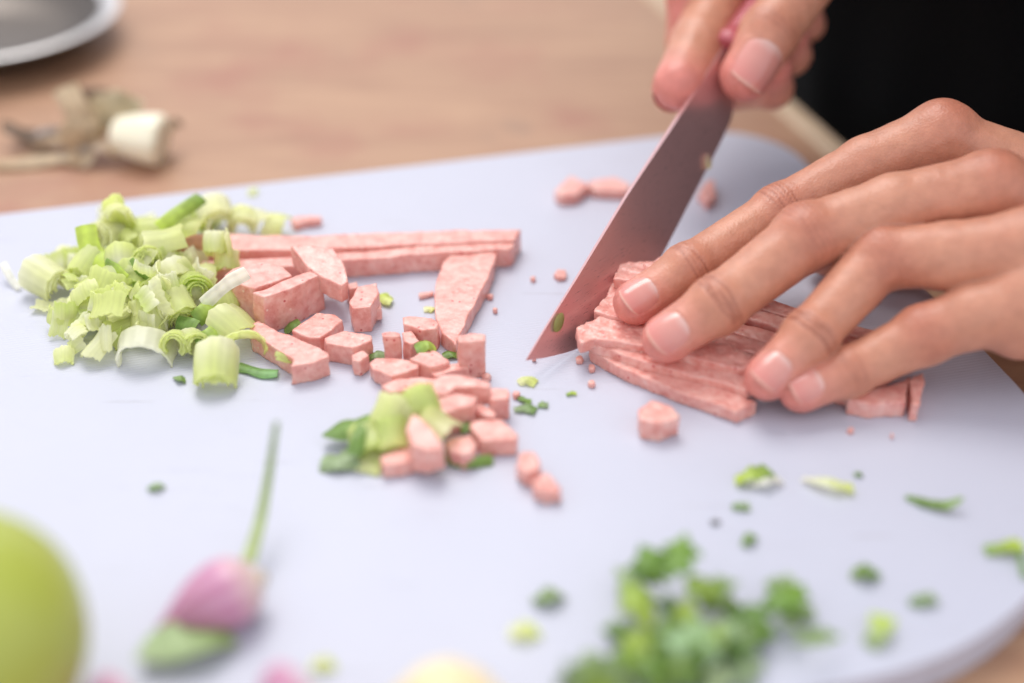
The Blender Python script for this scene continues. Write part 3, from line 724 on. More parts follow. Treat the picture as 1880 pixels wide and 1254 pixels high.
# ------------------------------------------------------------------ spring onion, leaves
WHT = np.array(lin(253, 252, 240)); PAL = np.array(lin(250, 251, 208)); LIM = np.array(lin(239, 247, 160)); MID = np.array(lin(212, 230, 106)); DEP = np.array(lin(146, 178, 88)); HRB = np.array(lin(130, 164, 86))
def arcs(label, px, py, z, r, arc, length, yaw=-90, pitch=0, roll=0, c0=WHT, c1=LIM, layers=1, th=0.06, flare=0.0, name='spring_onion_slice', wav=0.085, group='chopped spring onion', seed=[0]):
    """piece of a spring onion stalk: one or more nested curved layers, cut across at both ends"""
    if pitch < 0 and 'ring' not in label.split() and 'highest' not in label: pitch = -pitch + 8      # front end tipped down: the ribbed wall faces us
    seed[0] += 1; r0 = np.random.default_rng(100 + seed[0])
    R = rot(yaw, pitch, roll); Vs, Fs, Cs = [], [], []; n0 = 0
    layers = layers + 1 if layers > 1 else 1; r = r * (.80 if layers > 1 else .88); length = length * .85
    if layers > 1: wav = wav * .6
    for l in range(layers):
        rl = r * 1.13 * (1 - 0.2 * l); al = math.radians(min(arc * r0.uniform(.6, 1.1), 350)); nu, nv = 26, 9
        u = np.linspace(-.5, .5, nu); v = np.linspace(-.5, .5, nv); uu, vv = np.meshgrid(u, v, indexing='ij')
        ph = r0.uniform(0, 6.28, 4)
        rad = rl * (1 + wav * np.sin(uu * 7 + ph[0]) + flare * vv + wav * .6 * np.sin(vv * 5 + ph[1]) + 0.012 * np.sin(uu * 60 + ph[2]))
        x = vv * length * (1 + 0.06 * l) + 0.05 * length * np.sin(uu * 9 + ph[3]) + np.sign(vv) * np.abs(vv) * 2 * 0.017 * (np.sin(uu * 23 + ph[1]) + np.sin(uu * 41 + ph[2]))
        g = np.stack([x, rad * np.sin(uu * al), rad * np.cos(uu * al) - r * (0.5 + 0.5 * math.cos(min(math.radians(arc), 6.283) / 2)) * 0], -1)
        vs, fs, uv = sheet(g, th * (1 - .08 * l))
        t = np.clip(uv[:, 1] + 0.15 * np.sin(uv[:, 0] * 21 + ph[2]), 0, 1)
        fib = 1 + 0.07 * np.sin(uv[:, 0] * 95 + ph[0]) + 0.05 * np.sin(uv[:, 0] * 47 + ph[1])
        cc = (c0 * (1 - t[:, None]) + c1 * t[:, None]) * fib[:, None]
        inn = uv[:, 2][:, None]; cc = cc * (1 - .5 * inn) + PAL * .5 * inn
        Vs.append(vs); Fs.append(fs + n0); Cs.append(cc); n0 += len(vs)
    vs = np.concatenate(Vs) @ R.T; mid = (vs.min(0) + vs.max(0)) / 2
    vs = vs - mid + P(px, py, z)
    low = vs[:, 2].min()
    if low < 0.01: vs[:, 2] += 0.01 - low
    o = mesh_obj(name, vs, np.concatenate(Fs), ONION, None, np.concatenate(Cs)); tag(o, label, 'spring onion', group)
    return o
def ribbon(label, path, width, c0, c1, th=0.035, name='leaf_strip', cat='leaf', group=None, side=None, fold=0.15, taper=(1, 1), mat=None, jag=0.0, parent=None, floor_z=0.0, seed=[0]):
    """leaf strip along a path of (px, py, z)"""
    seed[0] += 1; r0 = np.random.default_rng(500 + seed[0])
    pts = np.array([P(*q) for q in path]); s = np.r_[0, np.cumsum(np.linalg.norm(np.diff(pts, axis=0), axis=1))]
    n = 15; t = np.linspace(0, s[-1], n)
    if len(pts) > 2:
        c = np.stack([np.interp(t, s, pts[:, i]) for i in range(3)], -1)
        for _ in range(2): c[1:-1] = (c[:-2] + 2 * c[1:-1] + c[2:]) / 4
    else: c = np.stack([np.interp(t, s, pts[:, i]) for i in range(3)], -1)
    tan = np.gradient(c, axis=0); tan /= np.linalg.norm(tan, axis=1, keepdims=True)
    sdv = np.array(side if side is not None else (0, 0, 1.0), float)
    sv = np.cross(tan, sdv); sv /= np.maximum(np.linalg.norm(sv, axis=1, keepdims=True), 1e-6); nr = np.cross(sv, tan)
    m = 9; w = np.linspace(-1, 1, m)
    tt = np.linspace(0, 1, n); prof = taper[0] * (1 - tt) + taper[1] * tt
    if taper[0] < .3 or taper[1] < .3: prof = np.maximum(np.sin(np.pi * np.clip(tt * .92 + .04, 0, 1)) ** .7, .06)
    if jag >= .3: prof = np.maximum(np.sin(np.pi * np.clip(tt * .94 + .03, 0, 1)) ** 1.15 * (1 + .32 * np.sin(tt * 19 + r0.uniform(0, 6))), .05)
    prof = prof * (1 + min(jag, .2) * r0.uniform(-1, 1, n))
    g = c[:, None, :] + sv[:, None, :] * (w[None, :, None] * width / 2 * prof[:, None, None]) - nr[:, None, :] * (fold * width * (w ** 2)[None, :, None] * prof[:, None, None])
    g = g + nr[:, None, :] * (0.06 * width * np.sin(tt * 9 + r0.uniform(0, 6))[:, None] * w[None, :])[..., None]
    vs, fs, uv = sheet(g, th)
    fib = 1 + 0.10 * np.sin(uv[:, 1] * 40 + 1) + 0.06 * np.sin(uv[:, 0] * 30)
    cc = (c0 * (1 - uv[:, :1]) + c1 * uv[:, :1]) * fib[:, None]
    low = vs[:, 2].min()
    if low < floor_z + 0.006: vs[:, 2] += floor_z + 0.006 - low
    o = mesh_obj(name, vs, fs, mat or LEAF, parent, cc)
    if label: tag(o, label, cat, group)
    return o
def q2(x, y): return (x / 2.686, 330 + y / 2.686)
def A(label, x, y, z, r, arc, ln, *a, **k): return arcs(label, *q2(x, y), z, r, arc, ln, *a, **k)
def RB(label, path, width, c0, c1, **k): return ribbon(label, [(*q2(x, y), z) for x, y, z in path], width, c0, c1, **k)
D_ = dict
G_ON = 'chopped spring onion'
# back row and hidden core of the heap
A('pale yellow tube slice at the back of the onion pile', 1062, 165, .75, .62, 250, 1.2, -70, 5, 0, WHT, PAL, layers=2)
A('pale tube slice second from right at the pile back', 1190, 200, .55, .52, 240, 1.0, -80, 0, 20, PAL, PAL, layers=2)
A('pale curved slice third from the right at the pile back', 1288, 195, .5, .48, 200, .9, -60, 0, 0, WHT, PAL)
A('pale green slice lowest at the back right of the pile', 1365, 232, .3, .4, 180, .8, -20, 0, 30, PAL, LIM)
A('yellow-green slice standing highest at the pile back', 600, 205, 1.45, .50, 190, 1.3, -95, -62, 10, LIM, PAL, layers=2)
A('pale pointed slice tip behind the highest slice', 560, 140, 1.75, .35, 120, 1.0, -60, -70, 0, PAL, LIM)
A('broad light green slice at the back middle', 740, 225, 1.1, .75, 150, 1.2, 10, 0, 0, LIM, PAL)
A('smooth green slice under the dark leaf strip', 915, 250, .9, .75, 160, 1.3, 0, 5, -15, MID, LIM)
A('whitish block slice left of the highest slice', 515, 265, 1.2, .52, 260, 1.0, -110, -20, 0, WHT, PAL, layers=2)
A('large ribbed pale slice near the middle of the pile', 800, 315, 1.25, .85, 140, 1.4, 25, 0, -25, PAL, LIM)
A('lime chunk below the ribbed pale slice', 590, 385, 1.35, .52, 270, .9, -80, -25, 0, LIM, WHT, layers=2)
A('lime ring with green rim in the pile centre', 715, 390, 1.25, .48, 300, .7, -60, -35, 0, MID, LIM, layers=3)
A('lime cluster slice on the left slope of the pile', 430, 415, .95, .52, 250, 1.0, -120, -20, 15, PAL, LIM, layers=2)
A('big lime slice at the left foot of the pile', 500, 520, .85, .80, 170, 1.4, -150, -10, 10, PAL, LIM, layers=2, wav=.09)
A('frilled lime slice in front of the big left slice', 450, 610, .55, .70, 170, 1.3, -170, 0, -10, LIM, PAL, layers=2, wav=.1)
A('wet lime slice between the frilled one and the arch', 560, 570, .7, .60, 160, 1.1, -20, 10, 0, PAL, LIM, wav=.09)
A('lime end slice lying lowest at the left foot', 470, 690, .28, .5, 150, 1.1, 10, 0, -20, MID, LIM, wav=.1)
A('bright half-ring of white onion in the pile middle', 845, 470, 1.0, .62, 200, .75, -55, -15, -25, WHT, PAL, layers=2)
A('lime ring standing in front of the white half-ring', 960, 545, .85, .55, 290, .9, -65, -20, 0, LIM, MID, layers=3)
A('pale rectangular slice against the ham strips', 1020, 465, .8, .9, 80, .7, 0, 0, 0, PAL, LIM)
A('pale ringed slice in the middle of the pile front', 870, 615, .8, .58, 230, .9, -60, -20, -10, PAL, LIM, layers=3)
A('lime slice with vertical ribs at the pile front', 735, 680, .65, .58, 230, 1.2, -92, -38, 0, LIM, PAL, layers=2)
A('whitish slice behind the ribbed front slice', 605, 640, .6, .5, 200, .9, -40, 0, 0, WHT, PAL)
A('yellow-green slice beside the white arch', 585, 725, .25, .45, 150, .9, 0, 0, 0, LIM, MID)
A('broad smooth lime slice at the right of the pile front', 1150, 690, .7, .72, 130, 1.25, -35, 20, -10, PAL, LIM)
A('light green slice below the ham chunk', 1110, 575, .75, .5, 150, .9, -70, -30, 0, LIM, MID)
A('pale block slice perched on the end of the long ham strip', 1062, 315, 1.35, .42, 280, .7, -90, -40, 0, WHT, LIM, layers=2)
A('upright thin pale slice perched beside the block slice', 1130, 320, 1.4, .25, 100, 1.0, 0, 85, 0, PAL, LIM)
A('small light green slice below the perched slices', 1115, 392, .95, .45, 160, .8, -85, -30, 0, PAL, MID)
A('small ring with a dark hole at the pile front', 862, 805, .5, .42, 345, .7, -85, -30, 0, WHT, LIM, layers=2)
A('pale chunk right of the ring with a hole', 948, 790, .5, .40, 220, .9, -60, -20, 10, WHT, LIM, layers=2)
A('big open ring lying at the right front of the pile', 1195, 842, .35, .62, 300, .6, -70, -55, 0, PAL, LIM)
A('large half-tube slice with white top nearest the camera', 1062, 915, .55, .62, 200, 1.35, -88, 30, 0, WHT, LIM, layers=2)
A('white translucent arch standing in front of the pile', 710, 822, .5, .76, 175, .95, -88, 5, 0, WHT, WHT)
A('irregular white slice left of the white arch', 488, 812, .45, .5, 120, 1.1, -120, 25, 10, WHT, PAL)
A('folded white sliver on the irregular white slice', 520, 790, .65, .35, 110, .9, -80, 40, 30, WHT, PAL)
A('small pale square slice alone at the lower left', 312, 870, .2, .5, 70, .6, -80, 20, 0, PAL, LIM)
A('pale chunk lying apart at the far left of the pile', 225, 480, .55, .58, 300, 1.25, -30, -5, 0, WHT, PAL, layers=3)
A('faint translucent slice behind the apart chunk', 330, 362, .35, .5, 140, .6, -90, 10, 0, WHT, PAL)
A('flat translucent pale slice lying at the left foot', 262, 632, .08, 1.2, 60, .55, 85, 0, 0, PAL, PAL)
A('tiny faint onion bit near the back edge of the board', 1245, 58, .08, .3, 80, .3, 0, 0, 0, PAL, LIM, group='tiny onion bits')
A('yellow-green onion bit resting on the long ham slab', 1402, 872, .55, .5, 60, .55, 10, -10, 0, LIM, MID)
A('light lime slice hidden in the pile core', 640, 480, 1.0, .6, 220, 1.0, -70, -20, 0, LIM, MID, layers=2)
A('lime slice in the core beside the dark arcs', 760, 560, .8, .55, 200, 1.0, -50, -10, 0, LIM, PAL, layers=2)
A('green slice at the core bottom', 640, 560, .55, .6, 180, 1.0, -20, 0, 0, MID, LIM)
A('pale slice low in the pile behind the half-tube', 1030, 800, .3, .5, 150, .8, -30, 0, 0, PAL, MID)
# many more small slices filling the heap, each told apart by the nearest piece one can find
ON_A = [(710, 822, 'white arch'), (1062, 915, 'big half-tube'), (715, 390, 'lime ring'), (800, 315, 'ribbed pale slice'), (900, 165, 'long dark leaf strip'), (600, 205, 'highest slice'), (225, 480, 'apart chunk'), (845, 470, 'white half-ring'), (1062, 315, 'perched block slice'), (450, 610, 'frilled slice'), (1190, 840, 'open ring'), (1062, 165, 'back tube slice'), (440, 300, 'upright leaf strip'), (870, 615, 'ringed front slice'), (312, 870, 'lone square slice')]
HB_A = [(1220, 1030, 'forked dark leaf'), (1280, 1165, 'broad pale leaf'), (1440, 1092, 'right leaf tip'), (1172, 1104, 'lime stalk'), (1076, 1236, 'flat left leaf'), (1230, 1205, 'large dark leaf'), (1340, 1190, 'dull right leaf'), (1264, 1125, 'bright lime leaf'), (1300, 1090, 'curving olive leaf')]
USED = {}
def place(anchors, x, y, head, size):
    ax, ay, nm = min(anchors, key=lambda q: (q[0] - x) ** 2 + (q[1] - y) ** 2)
    rel = ('left of' if x < ax else 'right of') if abs(x - ax) > abs(y - ay) else ('above' if y < ay else 'below')
    if (x - ax) ** 2 + (y - ay) ** 2 < 15 ** 2: rel = 'touching'
    for h in (head, size + ' ' + head, 'tilted ' + head, 'tilted ' + size + ' ' + head, 'curled ' + head, 'curled ' + size + ' ' + head):
        l = h + ' ' + rel + ' the ' + nm
        if l not in USED: break
    USED[l] = 1
    return l
rf = np.random.default_rng(21)
n_f = 0
while n_f < 105:
    x, y = rf.uniform(250, 1330), rf.uniform(150, 830)
    e = ((x - 690) / 520) ** 2 + ((y - 480 + 0.25 * (x - 690)) / 330) ** 2
    if x > 1000 and 250 < y < 640: continue
    if e > 1 or rf.random() < e * .45: continue
    z = max(.15, 1.55 * (1 - e) * rf.uniform(.55, 1.05))
    c = [WHT, WHT, PAL, PAL, LIM, LIM, MID][rf.integers(7)]; c2 = [PAL, LIM, LIM, MID, WHT][rf.integers(5)]
    wd = 'white' if c is WHT else 'pale' if c is PAL else 'lime' if c is LIM else 'green'
    rr_ = rf.uniform(.38, .8)
    A(place(ON_A, x, y, 'thin %s onion slice' % wd, 'broad' if rr_ > .6 else 'narrow'), x, y, z, rr_, rf.uniform(55, 125), rf.uniform(.4, .85), rf.uniform(-170, -10), rf.uniform(0, 80), rf.uniform(-60, 60), c, c2, th=.04, group='small slices in the left pile')
    n_f += 1
# dark green leaf parts in the heap
G_LF = 'green leaf strips in the onion pile'
RB('curved upright green leaf strip at the left of the pile', [(420, 222, 1.9), (430, 300, 1.6), (455, 370, 1.3), (520, 440, 1.1), (600, 480, 1.0)], .62, MID, MID, group=G_LF, side=(0.2, -.8, .5), cat='leaf strip')
RB('long dark green leaf strip along the pile back', [(785, 240, 1.4), (850, 180, 1.65), (930, 130, 1.75), (995, 85, 1.75)], .45, MID, DEP, group=G_LF, side=(0.1, -.7, .6), cat='leaf strip')
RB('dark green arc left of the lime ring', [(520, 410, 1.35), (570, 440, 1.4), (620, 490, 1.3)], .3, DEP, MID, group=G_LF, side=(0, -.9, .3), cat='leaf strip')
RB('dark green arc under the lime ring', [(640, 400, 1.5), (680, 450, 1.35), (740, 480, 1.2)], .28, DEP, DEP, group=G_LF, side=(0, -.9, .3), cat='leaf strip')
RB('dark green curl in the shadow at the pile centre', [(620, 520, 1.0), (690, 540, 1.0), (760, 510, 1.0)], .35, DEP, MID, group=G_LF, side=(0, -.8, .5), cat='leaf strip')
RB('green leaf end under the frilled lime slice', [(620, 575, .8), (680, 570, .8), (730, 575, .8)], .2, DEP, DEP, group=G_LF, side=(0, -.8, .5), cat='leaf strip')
RB('bright green leaf strip below the lime ring', [(965, 690, .6), (1000, 660, .75), (1055, 610, .9)], .5, DEP, MID, group=G_LF, side=(0.1, -.8, .5), cat='leaf strip')
RB('dark folded leaf bit above the ring with a hole', [(868, 710, .55), (915, 712, .6), (965, 730, .55)], .5, HRB, DEP, group=G_LF, side=(0, -.6, .8), cat='leaf strip')
RB('green leaf strip beside the pale chunk at the pile front', [(965, 805, .55), (1030, 780, .6), (1075, 740, .7), (1085, 690, .9)], .5, DEP, MID, group=G_LF, side=(0, -.8, .5), cat='leaf strip')
RB('ribbed green leaf strip lying in front of the half-tube', [(1170, 920, .08), (1240, 935, .08), (1300, 955, .1), (1370, 950, .12)], .38, HRB, np.array(lin(150, 200, 130)), group=G_LF, cat='leaf strip')
RB('translucent white sliver resting on the ham chunk', [(1000, 615, .9), (1060, 560, 1.2), (1130, 500, 1.6), (1220, 455, 1.7)], .42, WHT, WHT, name='spring_onion_slice', cat='spring onion', group=G_ON, side=(0, -.6, .7), mat=ONION)
RB('thin white wisp at the far left of the board', [(12, 412, .5), (35, 455, .4), (60, 500, .2), (95, 535, .1)], .22, WHT, WHT, name='spring_onion_slice', cat='spring onion', group=G_ON, mat=ONION, side=(0, -.6, .7))
SKB = np.array(lin(196, 140, 110))
RB('brownish onion skin curl on the end of the long ham strips', [(880, 375, .95), (915, 330, 1.15), (965, 305, 1.25), (1015, 315, 1.2)], .45, SKB, np.array(lin(212, 170, 140)), name='onion_skin', cat='onion skin', side=(0, -.8, .4), mat=ONION)

# onion rounds and leaves mixed with the front dice
G_FR = 'onion bits among the front ham dice'
def A4(label, x, y, z, *a, **k): return arcs(label, 660 + x / 4.18, 570 + y / 4.18, z, *a, **k)
A4('pale domed onion round left of the front dice', 265, 760, .85, .55, 260, .9, -120, -35, 0, PAL, LIM, layers=2, group=G_FR)
A4('lime onion round on top of the front dice', 465, 690, 1.05, .48, 260, .8, -60, -35, 0, LIM, MID, layers=2, group=G_FR)
A4('yellow-green onion slice behind the steep ham wedge', 600, 850, .95, .55, 150, 1.0, -35, 15, 0, LIM, PAL, group=G_FR)
A4('olive green onion slice under the pale round', 255, 960, .55, .5, 220, .9, -85, -25, 0, MID, LIM, layers=2, group=G_FR)
A4('lime onion slice left of the olive one', 60, 980, .45, .5, 200, .9, -70, -15, 0, LIM, MID, layers=2, group=G_FR)
A4('pale flat onion slice at the lower left of the dice', 90, 1130, .15, .6, 100, .9, -20, 0, 0, PAL, LIM, group=G_FR)
rf = np.random.default_rng(5)
FA = [(265, 760, 'pale domed round'), (465, 690, 'lime round on the dice'), (500, 950, 'steep ham wedge'), (60, 980, 'lime slice by the leaf')]
for _ in range(7):
    fx, fy = rf.uniform(40, 560), rf.uniform(700, 1050)
    A4(place(FA, fx, fy, 'thin onion slice', 'small'), fx, fy, rf.uniform(.3, .9), rf.uniform(.3, .45), rf.uniform(80, 200), rf.uniform(.5, .8), rf.uniform(-150, -30), rf.uniform(0, 60), rf.uniform(-30, 30), [PAL, LIM, MID][rf.integers(3)], [LIM, MID][rf.integers(2)], group='thin onion slices among the front dice')
LT = np.array(lin(172, 192, 146))
def rb(label, path, w, c0, c1, **k): return ribbon(label, path, w, c0, c1, **k)
rb('upper pointed green leaf left of the front dice', [(592, 798, .35), (625, 786, .5), (655, 778, .6), (682, 764, .6)], .75, HRB, DEP, taper=(.1, .6), group=G_FR)
rb('lower pale green leaf left of the front dice', [(590, 848, .1), (618, 846, .2), (655, 836, .25)], .75, LT, LT, group=G_FR, taper=(.8, 1))
rb('dark leaf between the green leaf and onion slices', [(650, 835, .5), (660, 805, .7), (672, 775, .8)], .4, HRB, DEP, group=G_FR, side=(0, -.8, .5))
rb('green leaf flake between cube and diamond ham', [(762, 640, .6), (786, 628, .75), (800, 640, .5)], .5, DEP, MID, group=G_FR)
rb('green leaf flake beside the little upright cube', [(676, 655, .15), (690, 648, .3), (710, 650, .2)], .35, HRB, LT, group=G_FR)
rb('leaf flake left of the tallest ham cube', [(812, 652, .1), (826, 648, .15), (842, 650, .1)], .3, HRB, DEP, group=G_FR)
rb('dark leaf flake under the right end cube', [(872, 735, .3), (882, 732, .4), (892, 730, .3)], .3, HRB, HRB, group=G_FR)
rb('dark leaf flake beside the broad ham block', [(846, 788, .3), (856, 782, .4), (862, 776, .4)], .35, HRB, HRB, group=G_FR)
rb('green leaf rim curling under the round-ended lump', [(815, 838, .12), (835, 852, .1), (862, 854, .15), (905, 848, .08)], .28, HRB, DEP, group=G_FR, side=(0, -.7, .6))
rb('leaf flake behind the long ham slab', [(522, 606, .1), (536, 594, .3), (550, 590, .3)], .4, HRB, DEP, group=G_FR)
rb('light green flake behind the torn ham cube', [(700, 540, .15), (710, 548, .2), (720, 552, .15)], .4, MID, LIM, group=G_FR)
rb('tiny pale flake left of the half-moon slice', [(778, 568, .05), (788, 566, .08), (796, 570, .05)], .25, PAL, LIM, group=G_FR)

# loose herb flakes over the board
G_H = 'loose green flakes on the board'
FL = [('green flake right of the ham dice', [(944, 752, .06), (965, 748, .1), (984, 754, .06)], .42, LT, HRB),
 ('small green flake beside the ham dice, right of the larger', [(988, 744, .05), (997, 742, .08), (1006, 744, .05)], .3, DEP, LT),
 ('flake just above the green one right of the dice', [(950, 728, .05), (962, 734, .1), (975, 738, .05)], .25, HRB, DEP),
 ('pale onion ring bit between dice and knife tip', [(952, 704, .05), (966, 694, .15), (984, 704, .05)], .4, PAL, LIM),
 ('tiny green flake below the knife tip', [(1040, 725, .05), (1049, 721, .08), (1058, 722, .05)], .15, DEP, MID),
 ('tiny green herb crumb in front of the pile', [(322, 692, .05), (331, 694, .15), (340, 698, .05)], .28, LT, DEP),
 ('small herb crumb alone on the left of the board', [(272, 896, .05), (285, 892, .15), (298, 890, .05)], .3, HRB, LT),
 ('bright green slice in front of the hand', [(1350, 882, .1), (1378, 868, .35), (1412, 862, .25)], .62, MID, DEP),
 ('translucent white onion slice beside the bright green one', [(1378, 888, .05), (1402, 880, .3), (1428, 876, .1)], .5, WHT, WHT),
 ('pale yellow onion strip right of the bright green slice', [(1474, 878, .1), (1520, 884, .3), (1566, 896, .12)], .42, WHT, LIM),
 ('dot of green beside the pale yellow strip', [(1568, 872, .04), (1575, 870, .08), (1582, 871, .04)], .2, HRB, HRB),
 ('thin dark green strand at the right of the board', [(1662, 912, .05), (1700, 922, .12), (1740, 928, .2), (1768, 914, .35)], .3, HRB, DEP),
 ('green rectangle of leaf near the right frame edge', [(1808, 1010, .1), (1840, 1004, .2), (1876, 998, .15)], .45, DEP, MID),
 ('dark leaf hanging at the right frame edge', [(1868, 1004, .1), (1876, 1030, .2), (1884, 1060, .1)], .2, HRB, HRB),
 ('small herb flake below the bright green slice', [(1344, 930, .05), (1358, 928, .12), (1376, 930, .05)], .3, HRB, LT),
 ('herb flake above the chopped herb heap', [(1362, 998, .05), (1372, 990, .2), (1382, 982, .1)], .32, DEP, HRB),
 ('round green flake right of the herb heap', [(1566, 1050, .1), (1586, 1046, .3), (1608, 1048, .1)], .55, DEP, HRB),
 ('green flake at the lower right of the board', [(1670, 1104, .06), (1692, 1100, .2), (1716, 1096, .1)], .4, HRB, LT),
 ('olive leaf near the front right corner', [(1596, 1188, .06), (1614, 1160, .3), (1622, 1130, .3)], .6, LT, MID),
 ('round green flake left of the herb heap', [(984, 1096, .06), (1004, 1090, .35), (1024, 1086, .1)], .6, DEP, LT),
 ('pale yellow flake at the front of the board', [(936, 1162, .06), (958, 1156, .2), (986, 1156, .06)], .6, PAL, LIM),
 ('pale lime flake at the bottom of the picture', [(570, 1222, .06), (590, 1216, .2), (612, 1216, .06)], .45, PAL, LIM),
 ('grey pepper-like speck in the middle of the board', [(1305, 960, .04), (1312, 958, .08), (1319, 956, .04)], .2, np.array((.2, .2, .2)), np.array((.25, .25, .22)))]
for lb, pth, w, a, b2 in FL:
    rb(lb, pth, w, a, b2, name='herb_flake', cat='herb', group=G_H, taper=(.1, .1) if len(pth) > 3 else (.55, .9), jag=.28, fold=.05, mat=ONION if a is WHT or a is PAL else LEAF)

# chopped herb heap at the front right
G_HP = 'chopped herb heap'
LM2 = np.array(lin(184, 204, 92)); MD2 = np.array(lin(162, 190, 82)); HB2 = np.array(lin(122, 160, 74)); DP2 = np.array(lin(142, 178, 76))
HP = [('forked dark leaf on top of the herb heap, left prong', [(1178, 1000, 1.2), (1196, 1030, 1.1), (1216, 1060, .9)], .85, HB2, DP2),
 ('forked dark leaf on top of the herb heap, right prong', [(1258, 980, 1.4), (1250, 1020, 1.2), (1226, 1062, 1.0)], .75, DP2, HB2),
 ('olive leaf curving right in the herb heap', [(1262, 1058, .9), (1296, 1084, .9), (1322, 1120, .6)], .9, MD2, np.array(lin(96, 120, 44))),
 ('thin pale leaf reaching right from the heap', [(1290, 1072, .7), (1325, 1066, .8), (1358, 1070, .6)], .4, LT, LT),
 ('lime stalk leaning left in the herb heap', [(1150, 1064, .9), (1172, 1104, .9), (1196, 1150, .6)], .8, MD2, LM2),
 ('pale grey-green leaf at the left of the heap', [(1130, 1040, .5), (1160, 1070, .6), (1200, 1110, .5)], .5, LT, LT),
 ('bright lime leaf in the heart of the heap', [(1236, 1140, .8), (1262, 1122, 1.0), (1290, 1140, .7)], .9, LM2, MD2),
 ('broad pale green leaf across the front of the heap', [(1200, 1172, 1.0), (1260, 1168, 1.1), (1310, 1160, 1.0), (1352, 1142, .8)], 1.0, np.array(lin(170, 205, 150)), np.array(lin(190, 215, 165))),
 ('dark leaf tip at the right end of the heap', [(1404, 1120, .6), (1440, 1092, .8), (1476, 1074, .7)], .9, HB2, DP2),
 ('dark leaf joining the right end to the heap', [(1344, 1130, .4), (1384, 1124, .5), (1420, 1116, .5)], .7, HB2, HB2),
 ('shaded olive leaf under the right leaf tip', [(1440, 1140, .2), (1470, 1110, .3), (1496, 1140, .1)], .6, np.array(lin(130, 150, 90)), LT),
 ('yellow-green leaf at the lower left of the heap', [(1140, 1200, .7), (1166, 1180, .9), (1200, 1196, .8)], 1.0, LM2, MD2),
 ('large dark leaf at the bottom of the heap', [(1180, 1230, .6), (1230, 1200, .9), (1290, 1196, .7)], 1.2, DP2, np.array(lin(90, 120, 44))),
 ('round pale stalk end at the bottom of the heap', [(1170, 1222, .8), (1188, 1212, 1.0), (1206, 1222, .8)], .7, LT, LT),
 ('flat leaf spreading left at the picture bottom', [(1030, 1252, .3), (1076, 1236, .5), (1120, 1232, .5)], .9, DP2, MD2),
 ('leaf under the flat left leaf', [(1100, 1260, .3), (1140, 1246, .5), (1180, 1252, .4)], .9, MD2, DP2),
 ('pale leaf sticking out left of the heap', [(1106, 1156, .3), (1136, 1150, .4), (1170, 1154, .5)], .5, LT, LT),
 ('dull green leaf on the right slope of the heap', [(1300, 1200, .4), (1340, 1184, .5), (1390, 1160, .4)], .8, np.array(lin(130, 160, 100)), HB2),
 ('grey-green leaf lying in the heap shadow', [(1300, 1248, .2), (1350, 1226, .3), (1400, 1210, .2)], .9, np.array(lin(150, 170, 130)), LT)]
for lb, pth, w, a, b2 in HP:
    rb(lb, pth, w, a, b2, name='herb_leaf', cat='herb', group=G_HP, taper=(.15, .15), jag=.32, fold=.12)

rf = np.random.default_rng(9)
HC = [np.array(lin(150, 182, 80)), np.array(lin(128, 164, 72)), np.array(lin(106, 142, 64)), np.array(lin(172, 194, 86)), np.array(lin(112, 140, 84)), LT, np.array(lin(196, 214, 166))]
n_f = 0
while n_f < 46:
    x, y = rf.uniform(1040, 1500), rf.uniform(1010, 1275)
    t = (x - 1250) / 230; top = 1075 + 60 * t * t - 60 * math.exp(-((x - 1225) / 60) ** 2) - 40 * math.exp(-((x - 1450) / 40) ** 2) + max(0, 1180 - x) * .9
    if y < top or (x > 1330 and y > 1180): continue
    a = rf.uniform(0, 6.28); ln = rf.uniform(24, 52); z = rf.uniform(.15, 1.15) * (1 if x < 1340 else .5)
    dx, dy = ln * math.cos(a), ln * .6 * math.sin(a)
    ci = rf.integers(7); wd = ('green', 'dark green', 'darkest green', 'lime', 'dull green', 'pale green', 'whitish green')[ci]
    wr_ = rf.uniform(.25, .6)
    rb(place(HB_A, x, y, '%s herb shred' % wd, 'wide' if wr_ > .42 else 'narrow'), [(x - dx, y - dy, z), (x, y - rf.uniform(0, 10), z + rf.uniform(.1, .4)), (x + dx, y + dy, max(.06, z + rf.uniform(-.4, .3)))], wr_, HC[ci], HC[rf.integers(6)], name='herb_leaf', cat='herb', group='herb shreds in the front heap', taper=(.1, .1), jag=.3, fold=rf.uniform(0, .3), side=(rf.uniform(-.4, .4), rf.uniform(-.8, 0), rf.uniform(.3, 1)))
    n_f += 1

